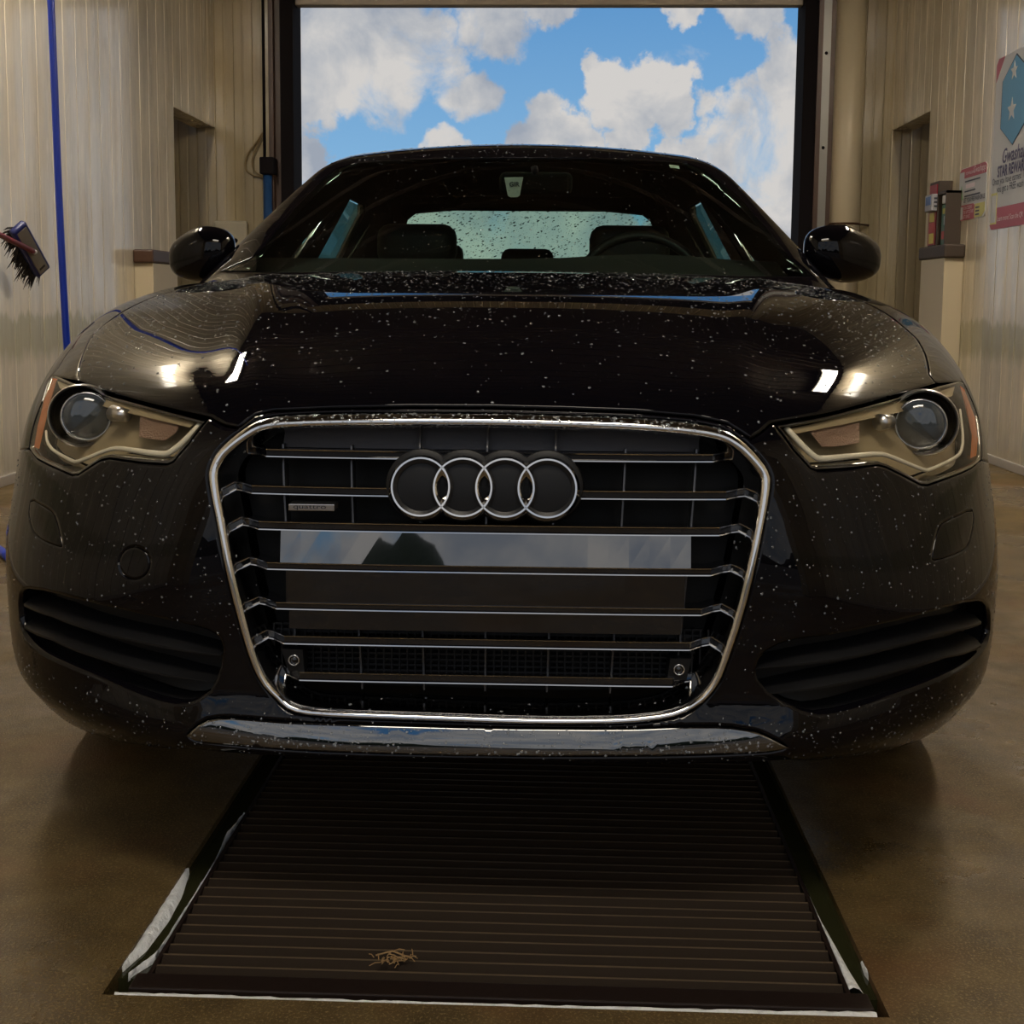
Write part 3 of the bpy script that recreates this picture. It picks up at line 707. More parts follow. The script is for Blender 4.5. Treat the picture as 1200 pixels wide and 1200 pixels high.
# parking sensors in the lower grille
for px, in ((((327, 764), (352, 765), (354, 790), (335, 790)),), (((787, 776), (812, 776), (806, 801), (783, 801)),)):
    P = hit(np.array(px, float)); P[:, 1] += .016
    mb = MB(); mb.prism(list(P[::-1]), (0, .03, 0)); so = mb.build('sensor_block', 'satin_black', grille)
    c = P.mean(0)
    MB().lathe([(.0085, .0), (.0085, .002), (.0072, .003), (.006, .002), (.006, .0)], c+np.array([0, 0, 0]), (0, -1, 0), 20).build('sensor_ring', 'slat_edge', grille, True)
    MB().lathe([(0, .0025), (.0045, .002), (.0058, .0)], c, (0, -1, 0), 16).build('sensor_face', 'gloss_black', grille, True)
# emblem: four interlocked rings on a black carrier
emb_n = np.array([0, -math.cos(math.radians(10)), math.sin(math.radians(10))])
emb_r = hit([(491.5, 571), (542, 571), (593, 571.5), (643.5, 573)])
ec = emb_r.mean(0); ec[1] = float(yat([ec[0]], ec[2])[0])
mb = MB()
for i in range(4):
    c = ec+np.array([(i-1.5)*.0594, 0, 0])+emb_n*.002
    mb.lathe([(0, .004), (.044, .004), (.050, .001), (.053, -.030)], c+np.array([0, .004, .003]), emb_n, 40)
embase = mb.build('emblem', 'satin_black', car, True); smooth_by_angle(embase, 30)
for i in range(4):
    c = ec+np.array([(i-1.5)*.0594, 0, 0])+emb_n*.004
    o = MB().lathe([(.0458, .0), (.0432, .006), (.0417, .0085), (.0392, .0085), (.0378, .006), (.034, .0)], c, emb_n, 56).build('emblem_ring', 'chrome', embase, True); smooth_by_angle(o, 28)
# small chrome badge with lettering
bP = hit([(338, 590.5), (391.5, 590.8), (391.5, 599.5), (338, 598.5)]); bP[:, 1] += .006
bw = bP[1][0]-bP[0][0]; bh = bP[0][2]-bP[3][2]; yb = bP[:, 1].min()
bd = MB().box((bP[0][0], yb-.002, bP[3][2]), (bP[1][0], yb+.03, bP[0][2]), bev=.001).build('badge', 'satin_chrome', grille)
text('quattro', bh*.95, 'ink_dark', (bP[0][0]+bw*.10, yb-.0022, bP[3][2]+bh*.34), (1, 0, 0), (0, 0, 1), grille, 'badge_lettering', squeeze=1.72)

# ---- headlamps
for s in (-1, 1):
    L = hl_ab[s]; Ld = dens(L, .008)
    hl = skin('headlamp', BODY, inset(Ld, .002), [], 'lens_clear', car, sp=.012, off=-.001, flange=.0, gap=.001)
    hl['label'] = 'clear wrap-round lamp with projector, light strip and amber marker'
    # dark rim and reflector housing inside
    gl2 = Ld if area(Ld) > 0 else Ld[::-1]; n = len(gl2)
    rg = [(.0012, -.001), (.0035, -.0005), (.005, -.004), (.006, -.05)]
    V = np.concatenate([BODY.P(inset(gl2, a), o_) for a, o_ in rg]); Fc = [(i*n+k, i*n+(k+1) % n, (i+1)*n+(k+1) % n, (i+1)*n+k) for i in range(len(rg)-1) for k in range(n)]
    obj('lamp_rim', V, Fc, 'gloss_black', hl, True)
    skin('lamp_housing', BODY, inset(Ld, .006), [], 'lamp_housing', hl, sp=.014, off=-.046, flange=0)
    d2 = lambda px, dep: hit(np.array(px, float))+cray(np.array(px, float))*dep
    if s < 0:
        pc, rO, rI = (95, 487), 34., 24.; lc = (101, 488)
        drl = [(236, 496), (214, 519), (198, 531.5), (190, 532.5), (164, 529), (139, 525), (126, 527), (92, 541), (86, 541), (62, 528), (55, 518), (54, 505)]
        turn = [(164, 487), (176, 488), (211, 497), (206, 507), (193, 516.5), (163, 512)]
        tube_ = [(133, 484), (148, 487)]; amb = [(62, 443), (67, 444), (58, 472), (52, 500), (46, 526), (40, 524), (44, 500), (52, 468)]
        brow = [(67, 446), (90, 456), (130, 470), (183, 484), (228, 496), (222, 501), (180, 491), (130, 479), (95, 467), (70, 455)]
    else:
        pc, rO, rI = (1083, 495), 36., 25.; lc = (1079, 497)
        drl = [(921, 501), (940, 522), (955, 536), (962, 538), (993, 535), (1031, 531.5), (1044, 535), (1080, 550), (1088, 551.5), (1117, 538), (1126, 531), (1129, 515), (1125, 480)]
        turn = [(948, 505), (975, 500), (1007, 495), (1007, 519), (980, 523), (963, 523.5)]
        tube_ = [(1030, 495), (1044, 494)]; amb = [(1125, 452), (1130, 456), (1143, 490), (1146, 515), (1144, 534), (1137, 537), (1139, 510), (1133, 478)]
        brow = [(1119, 453), (1096, 460), (1050, 472), (980, 491), (926, 503), (934, 508), (985, 498), (1050, 484), (1090, 474), (1116, 464)]
    # centres
    C = d2([pc], .016)[0]; vd = cray([pc])[0]; scl = np.linalg.norm(C-CAMC)/FPX*1.03
    ax = -vd*.6+np.array([0, -1., 0])*.4; ax /= np.linalg.norm(ax)
    R = rO*scl; Ri = rI*scl
    o = MB().lathe([(R*1.0, -.030), (R*1.0, .004), (R*.965, .0085), (R*.91, .005), (R*.89, -.006)], C, ax, 44).build('chrome_ring', 'satin_chrome', hl, True); smooth_by_angle(o, 40)
    MB().lathe([(R*.9, .002), (R*.86, -.012), (R*.7, -.022), (0, -.024)], C, ax, 36).build('lamp_bowl', 'lamp_bowl', hl, True)
    C2 = d2([lc], .014)[0]
    MB().lathe([(Ri*1.10, -.02), (Ri*1.10, .001), (Ri*1.02, .003), (Ri*.99, .0)], C2, ax, 36).build('lens_collar', 'slat_edge', hl, True)
    MB().lathe([(Ri*math.sin(t_)*1.0, .0+.013*math.cos(t_)) for t_ in np.linspace(0.001, math.pi/2, 9)], C2, ax, 36).build('projector_lens', 'projector_lens', hl, True)
    # bridge and turn-signal reflector
    T2 = d2(tube_, .018); MB().tube([T2[0], T2[1]], [.013, .010], 16).build('lamp_bridge', 'satin_chrome', hl, True)
    P = d2(turn, .020); c = P.mean(0); mb = MB(); nP = len(P)
    V = list(P)+[c-cray([turn[0]])[0]*.003]+list(P+cray([turn[0]])[0]*.02); Fc = [(i, (i+1) % nP, nP) for i in range(nP)]+[(i, nP+1+i, nP+1+(i+1) % nP, (i+1) % nP) for i in range(nP)]
    obj('turn_reflector', V, Fc, 'lamp_turn', hl)
    P = d2(brow, .012); k = len(brow)//2
    V = []; Fc = []
    up = P[:k]; lo_ = P[k:][::-1]
    for i in range(k): V += [up[i], lo_[i], lo_[i]+cray([brow[i]])[0]*.02]
    for i in range(k-1): Fc += [(i*3, i*3+1, i*3+4, i*3+3), (i*3+1, i*3+2, i*3+5, i*3+4)]
    obj('brow_panel', V, Fc, 'lamp_housing', hl, False)
    P = d2(chaikin(np.array(drl, float), 1, False), .014); m_ = len(P)
    rad = np.interp(np.linspace(0, 1, m_), [0, .25, .45, .75, 1], [.0045, .0050, .0036, .0030, .0018])
    MB().tube(list(P), list(rad), 8).build('light_strip', 'lamp_led', hl, True)
    P = d2(amb, .004); k = len(amb); P2 = d2(amb, .016)
    V = list(P)+list(P2); Fc = [tuple(range(k)), tuple(range(k, 2*k))[::-1]]+[(i, k+i, k+(i+1) % k, (i+1) % k) for i in range(k)]
    obj('side_marker', V, Fc, 'lamp_amber', hl)

# ---- bumper corner vents
for s in (-1, 1):
    vl = vent_ab[s]
    vt = skin('corner_vent', BODY, inset(vl, -.004), [], 'satin_black', car, sp=.02, off=-.045, flange=0)
    vll = vl if area(vl) > 0 else vl[::-1]; n = len(vll); rg = [(-.002, -.008), (-.004, -.03), (-.004, -.047)]
    V = np.concatenate([BODY.P(inset(vll, a_), o_) for a_, o_ in rg]); obj('vent_wall', V, [(i*n+k, (i+1)*n+k, (i+1)*n+(k+1) % n, i*n+(k+1) % n) for i in range(2) for k in range(n)], 'satin_black', vt, True)
    if s < 0: rows = [[(26, 709), (60, 722), (110, 740), (160, 752), (215, 763), (257, 769)], [(26, 735), (60, 750), (110, 770), (160, 785), (210, 795), (249, 800)]]
    else: rows = [[(1152, 730), (1110, 741), (1060, 755), (1000, 770), (940, 779), (887, 784)], [(1152, 757), (1110, 770), (1060, 784), (1000, 799), (945, 809), (893, 815)]]
    for rw in rows:
        P = BODY.P(dens(loop_px(rw), .02, False), -.003); V = []; m_ = len(P)
        for i, p in enumerate(P):
            w_ = min(1, (m_-1-i)/4+.05); th = .0042*w_+.0008
            d = p-BODY.C; d /= np.linalg.norm(d)
            V += [p+np.array([0, 0, th*.2]), p+np.array([0, 0, -th*.5]), p-d*.05+np.array([0, 0, -th*.2]), p-d*.05+np.array([0, 0, th*2.2]), p-d*.012+np.array([0, 0, th*1.6])]
        Fc = [(i*5+j, i*5+(j+1) % 5, i*5+5+(j+1) % 5, i*5+5+j) for i in range(m_-1) for j in range(5)]+[(0, 1, 2, 3, 4), tuple(range((m_-1)*5, m_*5))[::-1]]
        smooth_by_angle(obj('vent_blade', V, Fc, 'satin_black', vt), 50)

# ---- cabin
class StarBack(Star):                           # the same, facing rearwards
    def ab(s, P):
        P = np.atleast_2d(P).copy(); P[:, 1] = 2*s.C[1]-P[:, 1]; return Star.ab(s, P)
    def P(s, ab, off=0.):
        c0 = s.C.copy(); G0 = s.G
        t_ = Star(lambda Q: G0(np.stack([Q[..., 0], 2*c0[1]-Q[..., 1], Q[..., 2]], -1)), c0); R = t_.P(ab, off); R[:, 1] = 2*c0[1]-R[:, 1]; return R
CAB = Star(Gcab, (0, 2.62, 1.08)); CABR = StarBack(Gcab, (0, 2.62, 1.08))
def cab_loop(pts, S=CAB): return S.ab(np.array(pts, float))
arc = np.array([[math.pi/2*math.cos(a), math.pi/2*math.sin(a)] for a in np.radians(np.linspace(-9, 189, 60))])
base_f = cab_loop([(-.826, 2.15, .95), (-.826, 1.9, .95), (-.82, 1.65, .95), (-.75, 1.42, .95), (-.4, 1.20, .95), (0, 1.13, .95), (.4, 1.20, .95), (.75, 1.42, .95), (.82, 1.65, .95), (.826, 1.9, .95), (.826, 2.15, .95)])
front_loop = np.vstack([arc, base_f])
ws_px = [(612, 184.5), (540, 185), (470, 187), (415, 191), (394, 197), (372, 214), (345, 242), (318, 275), (296, 302)]
ws_pr = [(928, 302), (905, 272), (876, 240), (848, 214), (826, 198), (806, 191), (750, 187), (680, 185)]
ws_loop = np.vstack([loop_px(ws_px, CAB, Gcab, t0=2., t1=5.), cab_loop([(-.745, 1.46, .985), (-.6, 1.36, .98), (-.4, 1.26, .98), (0, 1.19, .975), (.4, 1.26, .98), (.6, 1.36, .98), (.745, 1.46, .985)]), loop_px(ws_pr, CAB, Gcab, t0=2., t1=5.)])
def swf(s): return cab_loop([(s*.80, 2.22, 1.0), (s*.80, 2.42, 1.0), (s*.70, 2.585, 1.25), (s*.69, 2.585, 1.27), (s*.70, 2.52, 1.25), (s*.76, 2.30, 1.09)])
cabin = skin('cabin_shell', CAB, front_loop, [ws_loop, swf(-1), swf(1)], 'car_paint', car, sp=.03, flange=.03)
wsh = skin('windshield', CAB, ws_loop, [], 'car_glass', car, sp=.04, flange=0, off=-.003)
for s in (-1, 1): skin('side_window', CAB, swf(s), [], 'car_glass', car, sp=.05, flange=0, off=-.004)
base_r = cab_loop([(-.826, 2.6, .95), (-.826, 2.9, .95), (-.8, 3.4, .95), (-.74, 3.9, .95), (-.66, 4.3, .95), (-.4, 4.45, .95), (0, 4.5, .95), (.4, 4.45, .95), (.66, 4.3, .95), (.74, 3.9, .95), (.8, 3.4, .95), (.826, 2.9, .95), (.826, 2.6, .95)], CABR)
def swr(s): return cab_loop([(s*.80, 2.68, 1.0), (s*.79, 3.15, 1.0), (s*.70, 3.15, 1.26), (s*.68, 3.05, 1.29), (s*.69, 2.68, 1.29)], CABR)
def swq(s): return cab_loop([(s*.79, 3.22, 1.0), (s*.79, 3.30, 1.0), (s*.72, 3.42, 1.20), (s*.71, 3.42, 1.23)], CABR)
rw_loop = cab_loop([(0, 3.86, 1.325), (-.35, 3.82, 1.322), (-.52, 3.80, 1.305), (-.56, 3.84, 1.28), (-.64, 4.10, 1.10), (-.60, 4.15, 1.08), (0, 4.28, 1.08), (.60, 4.15, 1.08), (.64, 4.10, 1.10), (.56, 3.84, 1.28), (.52, 3.80, 1.305), (.35, 3.82, 1.322)], CABR)
skin('cabin_shell', CABR, np.vstack([arc, base_r]), [rw_loop, swr(-1), swr(1), swq(-1), swq(1)], 'car_paint', car, sp=.04, flange=.03)
rearw = skin('rear_window', CABR, rw_loop, [], 'car_glass', car, sp=.05, flange=0, off=-.003)
for s in (-1, 1):
    skin('side_window', CABR, swr(s), [], 'privacy_glass', car, sp=.05, flange=0, off=-.004)
    skin('side_window', CABR, swq(s), [], 'car_glass', car, sp=.05, flange=0, off=-.004)
# headliner, dash, seats
V2, T = tri_region(dens(front_loop, .04), [inset(dens(ws_loop, .03), -.01), inset(dens(swf(-1), .03), -.01), inset(dens(swf(1), .03), -.01)], .05, 0)
obj('headliner', CAB.P(V2, -.035), [tuple(t_) for t_ in T], 'interior', car)
V2, T = tri_region(dens(np.vstack([arc, base_r]), .04), [inset(dens(rw_loop, .03), -.01), inset(dens(swr(-1), .03), -.01), inset(dens(swr(1), .03), -.01), inset(dens(swq(-1), .03), -.01), inset(dens(swq(1), .03), -.01)], .05, 0)
obj('headliner', CABR.P(V2, -.035), [tuple(t_) for t_ in T], 'interior', car)
xs = np.linspace(-.72, .72, 13); V = []
for x in xs:
    f = .42*x*x; bmp = .018*math.exp(-((x-.36)/.20)**2)
    V += [(x, 1.27+f, .965), (x, 1.42+f, 1.000), (x, 1.60+f*.6, 1.026+bmp), (x, 1.72+f*.3, 1.030+bmp), (x, 1.80+f*.2, 1.0), (x, 1.82+f*.2, .93)]
Fc = [(i*6+j, i*6+j+1, i*6+7+j, i*6+6+j) for i in range(12) for j in range(5)]
obj('dashboard', V, [f[::-1] for f in Fc], 'interior', car, True)
def rounded(a, b, r, n=3):
    a = np.array(a, float); b = np.array(b, float); bm = bmesh.new(); bmesh.ops.create_cube(bm, size=1)
    for v in bm.verts: v.co = Vector((a+b)/2+np.array(v.co)*(b-a))
    bmesh.ops.bevel(bm, geom=bm.edges[:], offset=r, segments=n, affect='EDGES', profile=.5); bm.verts.index_update()
    R = [tuple(v.co) for v in bm.verts], [[v.index for v in f.verts] for f in bm.faces]; bm.free(); return R
for s in (-1, 1):
    V, Fc = rounded((s*.36-.25, 2.42, .55), (s*.36+.25, 2.56, 1.045), .05); st = obj('front_seat', V, Fc, 'seat_leather', car, True)
    V, Fc = rounded((s*.36-.135, 2.42, 1.03), (s*.36+.135, 2.53, 1.172), .045); obj('headrest', V, Fc, 'seat_leather', st, True)
V, Fc = rounded((-.62, 3.40, .6), (.62, 3.55, 1.06), .05); st = obj('rear_seat', V, Fc, 'seat_leather', car, True)
for x, w_, h_ in ((-.40, .13, 1.15), (0, .11, 1.135), (.40, .13, 1.15)):
    V, Fc = rounded((x-w_, 3.42, 1.02), (x+w_, 3.52, h_), .035); obj('headrest', V, Fc, 'seat_leather', st, True)
sa = np.array([0, -.90, .43]); swc = np.array([.36, 1.93, .945]); u = np.array([1, 0, 0.]); w_ = np.cross(sa, u); w_ /= np.linalg.norm(w_)
sw_ = MB().tube([swc+.185*(u*math.cos(a)+w_*math.sin(a)) for a in np.linspace(0, 2*math.pi, 33)], .015, 8, cap=False)
sw_.tube([swc-.18*u, swc+.18*u], .012, 6); sw_.lathe([(0, .03), (.05, .025), (.07, -.02)], swc, sa, 16); sw_.build('steering_wheel', 'satin_black', car, True)
# mirror, toll tag and sticker behind the windshield
yt = float(hit([(602, 206)], Gcab, t0=2., t1=5.)[0][1])+.010
mr_ = cray([(628, 215)])[0]; mp_ = CAMC+mr_*((yt+.040-CAMC[1])/mr_[1])
V, Fc = rounded(mp_-np.array([.105, .02, .032]), mp_+np.array([.105, .02, .032]), .018); rv = obj('rear_view_mirror', V, Fc, 'interior', car, True)
MB().tube([mp_+np.array([0, -.01, .02]), mp_+np.array([-.005, .0, .046])], .010, 8).build('mirror_stem', 'interior', rv, True)
tpx = np.array([(591, 208), (613, 207.5), (609, 229), (606, 231), (598, 231), (595, 229)], float); 
td = cray(tpx); tg = CAMC+td*((yt-CAMC[1])/td[:, 1])[:, None]      # card hanging upright just behind the glass
MB().prism(list(tg[::-1]), (0, .006, 0)).build('toll_tag', 'white_plastic', car)
e1 = tg[1]-tg[0]; e1 /= np.linalg.norm(e1); e2 = (tg[0]+tg[1])/2-(tg[3]+tg[4])/2; e2 /= np.linalg.norm(e2)
text('GIR', .018, 'ink_dark', tg[0]+e1*.014-e2*.026, e1, e2, car, 'tag_lettering', depth=.004, bold=.03)
sk = hit([(784.5, 192.5), (796, 194), (797, 197.5), (785.5, 196)], Gcab, t0=2., t1=5.)+np.array([0, .008, 0])
MB().prism(list(sk[::-1]), (0, .002, 0)).build('windshield_sticker', 'white_plastic', car)
# ---- door mirrors
for s in (-1, 1):
    pc = [(236, 297), (988, 297)][s > 0]; Cm = CAMC+cray([pc])[0]*3.50; hwid, hh = (.094, .076) if s < 0 else (.108, .080)
    n1, n2 = 26, 18; V = []; Fc = []
    for i in range(n2+1):
        t_ = math.pi*i/n2                        # along x: outer tip -> root
        for k in range(n1):
            a = 2*math.pi*k/n1; cx = -math.cos(t_); r_ = abs(math.sin(t_))**.62
            sy, sz = math.cos(a), math.sin(a); q = (abs(sy)**2.6+abs(sz)**2.6)**(-1/2.6)
            y = sy*q*r_; z = sz*q*r_
            y = y*.075 if y < 0 else y*.045
            zz = z*hh*(1.0 if z < 0 else (1.0-.16*max(0, cx)))*(1-.10*abs(cx)); zz += .012*(-cx)
            V.append((Cm[0]+s*cx*hwid, Cm[1]+y+.02*(1+cx)*.8, Cm[2]+zz))
    for i in range(n2):
        for k in range(n1): Fc.append((i*n1+k, (i+1)*n1+k, (i+1)*n1+(k+1) % n1, i*n1+(k+1) % n1))
    if s < 0: Fc = [f[::-1] for f in Fc]
    mo = obj('door_mirror', V, Fc, 'car_paint', car, True)
    arm = [np.array([Cm[0]-s*hwid*.62, Cm[1]+.0, Cm[2]-hh*.55]), np.array([Cm[0]-s*hwid*1.15, Cm[1]+.03, Cm[2]-hh*.72]), np.array([s*.76, Cm[1]+.08, Cm[2]-hh*.85])]
    MB().tube(arm, [.034, .030, .040], 12).build('mirror_arm', 'car_paint', mo, True)
    gm = [(Cm[0]+s*hwid*.85*math.cos(a), Cm[1]+.058+s*0, Cm[2]+hh*.72*math.sin(a)) for a in np.linspace(0, 2*math.pi, 24, endpoint=False)]
    MB().prism(gm, (0, .004, 0)).build('mirror_glass', 'mirror_glass', mo)
    MB().tube([(Cm[0]+s*hwid*c_, Cm[1]-.062*math.sqrt(max(0, 1-c_*c_*.98))+.016*(1+c_), Cm[2]-hh*.30) for c_ in np.linspace(-.85, .99, 14)], .0016, 5).build('mirror_seam', 'satin_black', mo)
# ---- wheels
def wheel(s, y):
    c = np.array([s*.775, y, .335]); ax = (s, 0, 0)
    w = MB(); w.lathe([(.235, -.11), (.30, -.122), (.325, -.105), (.335, -.06), (.335, .06), (.325, .105), (.30, .122), (.235, .11)], c, ax, 48)
    wo = w.build('wheel', 'tyre_rubber', car, True)
    r_ = MB(); r_.lathe([(.235, .11), (.225, .10), (.215, .06), (.215, -.10), (.06, -.10), (0, -.10)], c, ax, 40); r_.build('rim', 'wheel_silver', wo, True)
    sp_ = MB()
    for k in range(10):
        a = 2*math.pi*k/10; d = np.array([0, math.cos(a), math.sin(a)]); e = np.array([0, -math.sin(a), math.cos(a)]); X = np.array([s, 0, 0.])
        sp_.add([c+d*.05+e*.022+X*.07, c+d*.05-e*.022+X*.07, c+d*.222-e*.014+X*.085, c+d*.222+e*.014+X*.085, c+d*.05+e*.02+X*.03, c+d*.05-e*.02+X*.03, c+d*.222-e*.012+X*.05, c+d*.222+e*.012+X*.05], BOXF)
    sp_.lathe([(0, .085), (.035, .083), (.06, .07), (.062, .02)], c, ax, 24); sp_.build('spokes', 'wheel_silver', wo)
for s in (-1, 1): wheel(s, .91); wheel(s, 3.82)
for s in (-1, 1):                               # dark wheel-house liners
    m_ = 16; V = []
    for i in range(m_+1):
        a = math.radians(-20+220*i/m_)
        for x in (.55, .80): V.append((s*x, .91+.385*math.cos(a), .335+.385*math.sin(a)))
    obj('wheel_liner', V, [(2*i, 2*i+1, 2*i+3, 2*i+2) for i in range(m_)], 'matte_black', car, True)
# ---- beads of water on hood, bumper, roof and glass
def beads(o, n, smin, smax_, name='water_beads', keep=None, flat=.42, stretch=0, quads=False):
    me = o.data; V = np.array([v.co for v in me.vertices]); T = np.array([t_ for p in me.polygons for t_ in ([list(p.vertices)] if len(p.vertices) == 3 else ([[p.vertices[0], p.vertices[1], p.vertices[2]], [p.vertices[0], p.vertices[2], p.vertices[3]]] if quads else []))])
    nr = np.cross(V[T[:, 1]]-V[T[:, 0]], V[T[:, 2]]-V[T[:, 0]]); ar = np.linalg.norm(nr, axis=1); nr /= np.maximum(ar[:, None], 1e-12)
    cen = V[T].mean(1); wgt = ar.copy()
    if keep is not None: wgt = wgt*keep(cen, nr)
    k = rng.choice(len(T), n, p=wgt/wgt.sum()); r1 = np.sqrt(rng.random(n)); r2 = rng.random(n)
    P = V[T[k, 0]]*(1-r1)[:, None]+V[T[k, 1]]*(r1*(1-r2))[:, None]+V[T[k, 2]]*(r1*r2)[:, None]; N = nr[k]
    u = np.cross(N, [.3, .2, .93]); u /= np.linalg.norm(u, axis=1, keepdims=True); w = np.cross(N, u)
    R = smin+(smax_-smin)*rng.random(n)**3; m = 7; VV = []; FF = []
    an = np.arange(m)*2*math.pi/m
    prof = [(1.0, -.05), (.78, .62), (.40, .93)]
    nv = m*3+1
    for i in range(n):
        b0 = i*nv; el = 1+stretch*rng.random()
        for rr_, hh_ in prof:
            ring = P[i]+R[i]*rr_*(u[i][None]*np.cos(an)[:, None]+w[i][None]*np.sin(an)[:, None]*el)+N[i]*R[i]*hh_*flat
            VV.append(ring)
        VV.append((P[i]+N[i]*R[i]*flat)[None])
        for a in range(2):
            for j in range(m): FF.append((b0+a*m+j, b0+a*m+(j+1) % m, b0+(a+1)*m+(j+1) % m, b0+(a+1)*m+j))
        for j in range(m): FF.append((b0+2*m+j, b0+2*m+(j+1) % m, b0+3*m))
    d = obj(name, np.concatenate(VV), FF, 'water_drop_glint', o, True); d['kind'] = 'stuff'; d['label'] = 'beads of rain water, whitened in place of glints'
    return d
beads(hood, 6500, .0006, .0028, keep=lambda c, n_: .25+.75*np.clip((c[:, 1]-.1)/.8, 0, 1)+.8*(np.abs(c[:, 0]) > .6))
beads(bumper, 5600, .0005, .0021, keep=lambda c, n_: .25+(c[:, 2] > .42)*1.0+(c[:, 2] < .33)*1.5)
beads(cabin, 1500, .0010, .0036, keep=lambda c, n_: (c[:, 2] > 1.33)*1.+.05)
beads(chin, 700, .0007, .0024)
beads(wsh, 500, .0008, .0026)
beads(rearw, 1900, .0012, .0050, stretch=1.2)
beads(surround, 900, .0010, .0030, keep=lambda c, n_: (c[:, 2] > .728)*1.+.04, quads=True)
# the car stands a touch askew in the bay
car.rotation_euler = (0, 0, YAW)

# ================================================================== DRAIN
dr = thing('drain_grate', (0, PY0, 0), 'rusty brown louvred steel floor grate under the car nose', 'drain grate')
bx0, bx1 = -.445, .492
prof = [(.0, -.004), (-.004, -.004), (-.0215, -.019), (-.0185, -.024), (.0, -.011)]
V = [(x, y, z) for x in (bx0, bx1) for y, z in prof]; k = 5
FcB = [(j, (j+1) % k, k+(j+1) % k, k+j) for j in range(k)]+[tuple(range(k))[::-1], tuple(range(k, 2*k))]
bar0 = obj('grate_bar', V, FcB, None, None, False, ['rust_steel', 'edge_highlight'], [1, 0, 0, 0, 0, 0, 0])
for i in range(76):
    y = -.105+i*.0282
    if y > PY1-.06: break
    o = bpy.data.objects.new('grate_bar', bar0.data); col.objects.link(o); o.parent = dr
    o.location = (rng.normal(0, .0008), y-PY0, rng.normal(0, .0007)); o.rotation_euler = (rng.normal(0, .012), 0, rng.normal(0, .0012))
bpy.data.objects.remove(bar0)
MB().box((bx0-.02, -.165, -.035), (bx1+.028, -.128, -.002), bev=.002).build('front_bar', 'dark_steel', dr)
MB().box((bx0-.006, -.13, -.045), (bx0, PY1-.04, -.003)).build('side_bar', 'dark_steel', dr)
MB().box((bx1, -.13, -.045), (bx1+.006, PY1-.04, -.003)).build('side_bar', 'dark_steel', dr)
for x in (-.2, .02, .25): MB().box((x-.004, -.13, -.07), (x+.004, PY1-.04, -.03)).build('bearer', 'dark_steel', dr)
def strip(name, pts_in, pts_out, z0, z1, mat, label, cat, group=None, humps=.004, lim=None):
    A = dens(np.array(pts_in, float), .012, False); n = len(A); Bx = np.array(pts_out, float)
    ta = np.linspace(0, 1, n); tb = np.linspace(0, 1, len(Bx)); B = np.stack([np.interp(ta, tb, Bx[:, 0]), np.interp(ta, tb, Bx[:, 1])], 1)
    V = []
    m = 5
    for i in range(n):
        for j in range(m):
            t = j/(m-1); p = A[i]*(1-t)+B[i]*t; h = z1+humps*math.sin(math.pi*t)*(.6+.8*rng.random()) if 0 < j < m-1 else z0
            xx = p[0] if lim is None else (max(p[0], lim) if lim > 0 else min(p[0], lim))
            V.append((xx, p[1], h))
    Fc = [(i*m+j, i*m+j+1, i*m+m+j+1, i*m+m+j) for i in range(n-1) for j in range(m-1)]
    if Fc:
        a, b, c_ = [np.array(V[q]) for q in Fc[0][:3]]
        if np.cross(b-a, c_-b)[2] < 0: Fc = [f[::-1] for f in Fc]
    o = obj(name, V, Fc, mat, None, True); return tag(o, label, cat, group)
# standing water in the side gutters
for x0, x1, lab in ((PX0, bx0-.0065, 'murky green water standing in the gutter on the blue hose side of the grate'), (bx1+.0065, PX1, 'murky green water standing in the gutter on the signs side of the grate')):
    o = MB().box((x0, -.127, -.06), (x1, PY1, -.012)).build('gutter_water', 'murky_water'); tag(o, lab, 'water', 'gutter water beside the grate')
fpx = lambda L: [tuple(p[:2]) for p in onplane(np.array(L, float), 2, -.008)]
strip('soap_foam', fpx([(138, 1138), (165, 1095), (190, 1055), (212, 1022), (220, 1020)]), fpx([(144, 1136), (172, 1112), (198, 1078), (214, 1048), (222, 1022)]), -.013, -.007, 'foam', 'feathery white soap foam along the concrete edge of the gutter', 'foam')
strip('soap_foam', fpx([(150, 1146), (190, 1113), (240, 1035), (264, 988), (284, 956)]), fpx([(152, 1143), (178, 1128), (228, 1050), (258, 1000), (266, 976), (288, 956)]), -.014, -.006, 'foam', 'thin white soap foam line hugging the grate on the blue hose side', 'foam', lim=bx0-.0065)
strip('soap_foam', fpx([(931, 1040), (950, 1090), (966, 1130), (986, 1163)]), fpx([(937, 1040), (968, 1085), (996, 1135), (1014, 1163)]), -.013, -.006, 'foam', 'white soap foam wedge hugging the grate on the signs side', 'foam', lim=bx1+.0065)
strip('soap_foam', fpx([(1005, 1115), (1013, 1140), (1025, 1155)]), fpx([(1007, 1115), (1015, 1138), (1026, 1153)]), -.013, -.006, 'foam', 'small white foam sliver on the concrete edge by the gutter end', 'foam')
yy0 = PY0; strip('soap_foam', [(-.478, -.184), (-.25, -.185), (0, -.184), (.25, -.185), (.52, -.186)], [(-.478, -.170), (-.25, -.172), (0, -.175), (.25, -.171), (.45, -.168), (.52, -.163)], -.012, -.006, 'foam', 'long white soap foam line in front of the grate', 'foam')
cl_ = onplane([(463, 1127)], 2, 0.)[0]; mb = MB()
for i in range(46):
    a = np.array([cl_[0]+rng.normal(0, .013), cl_[1]+rng.normal(0, .006), .002+.006*rng.random()]); d = np.array([rng.normal(0, .008), rng.normal(0, .010), rng.normal(0, .002)])
    mb.tube([a, a+d*.5+np.array([0, 0, .002]), a+d], .0007, 4)
mb.tube([cl_+np.array([-.028, .008, .004]), cl_+np.array([-.005, .010, .010]), cl_+np.array([.02, .004, .004])], .0012, 5)
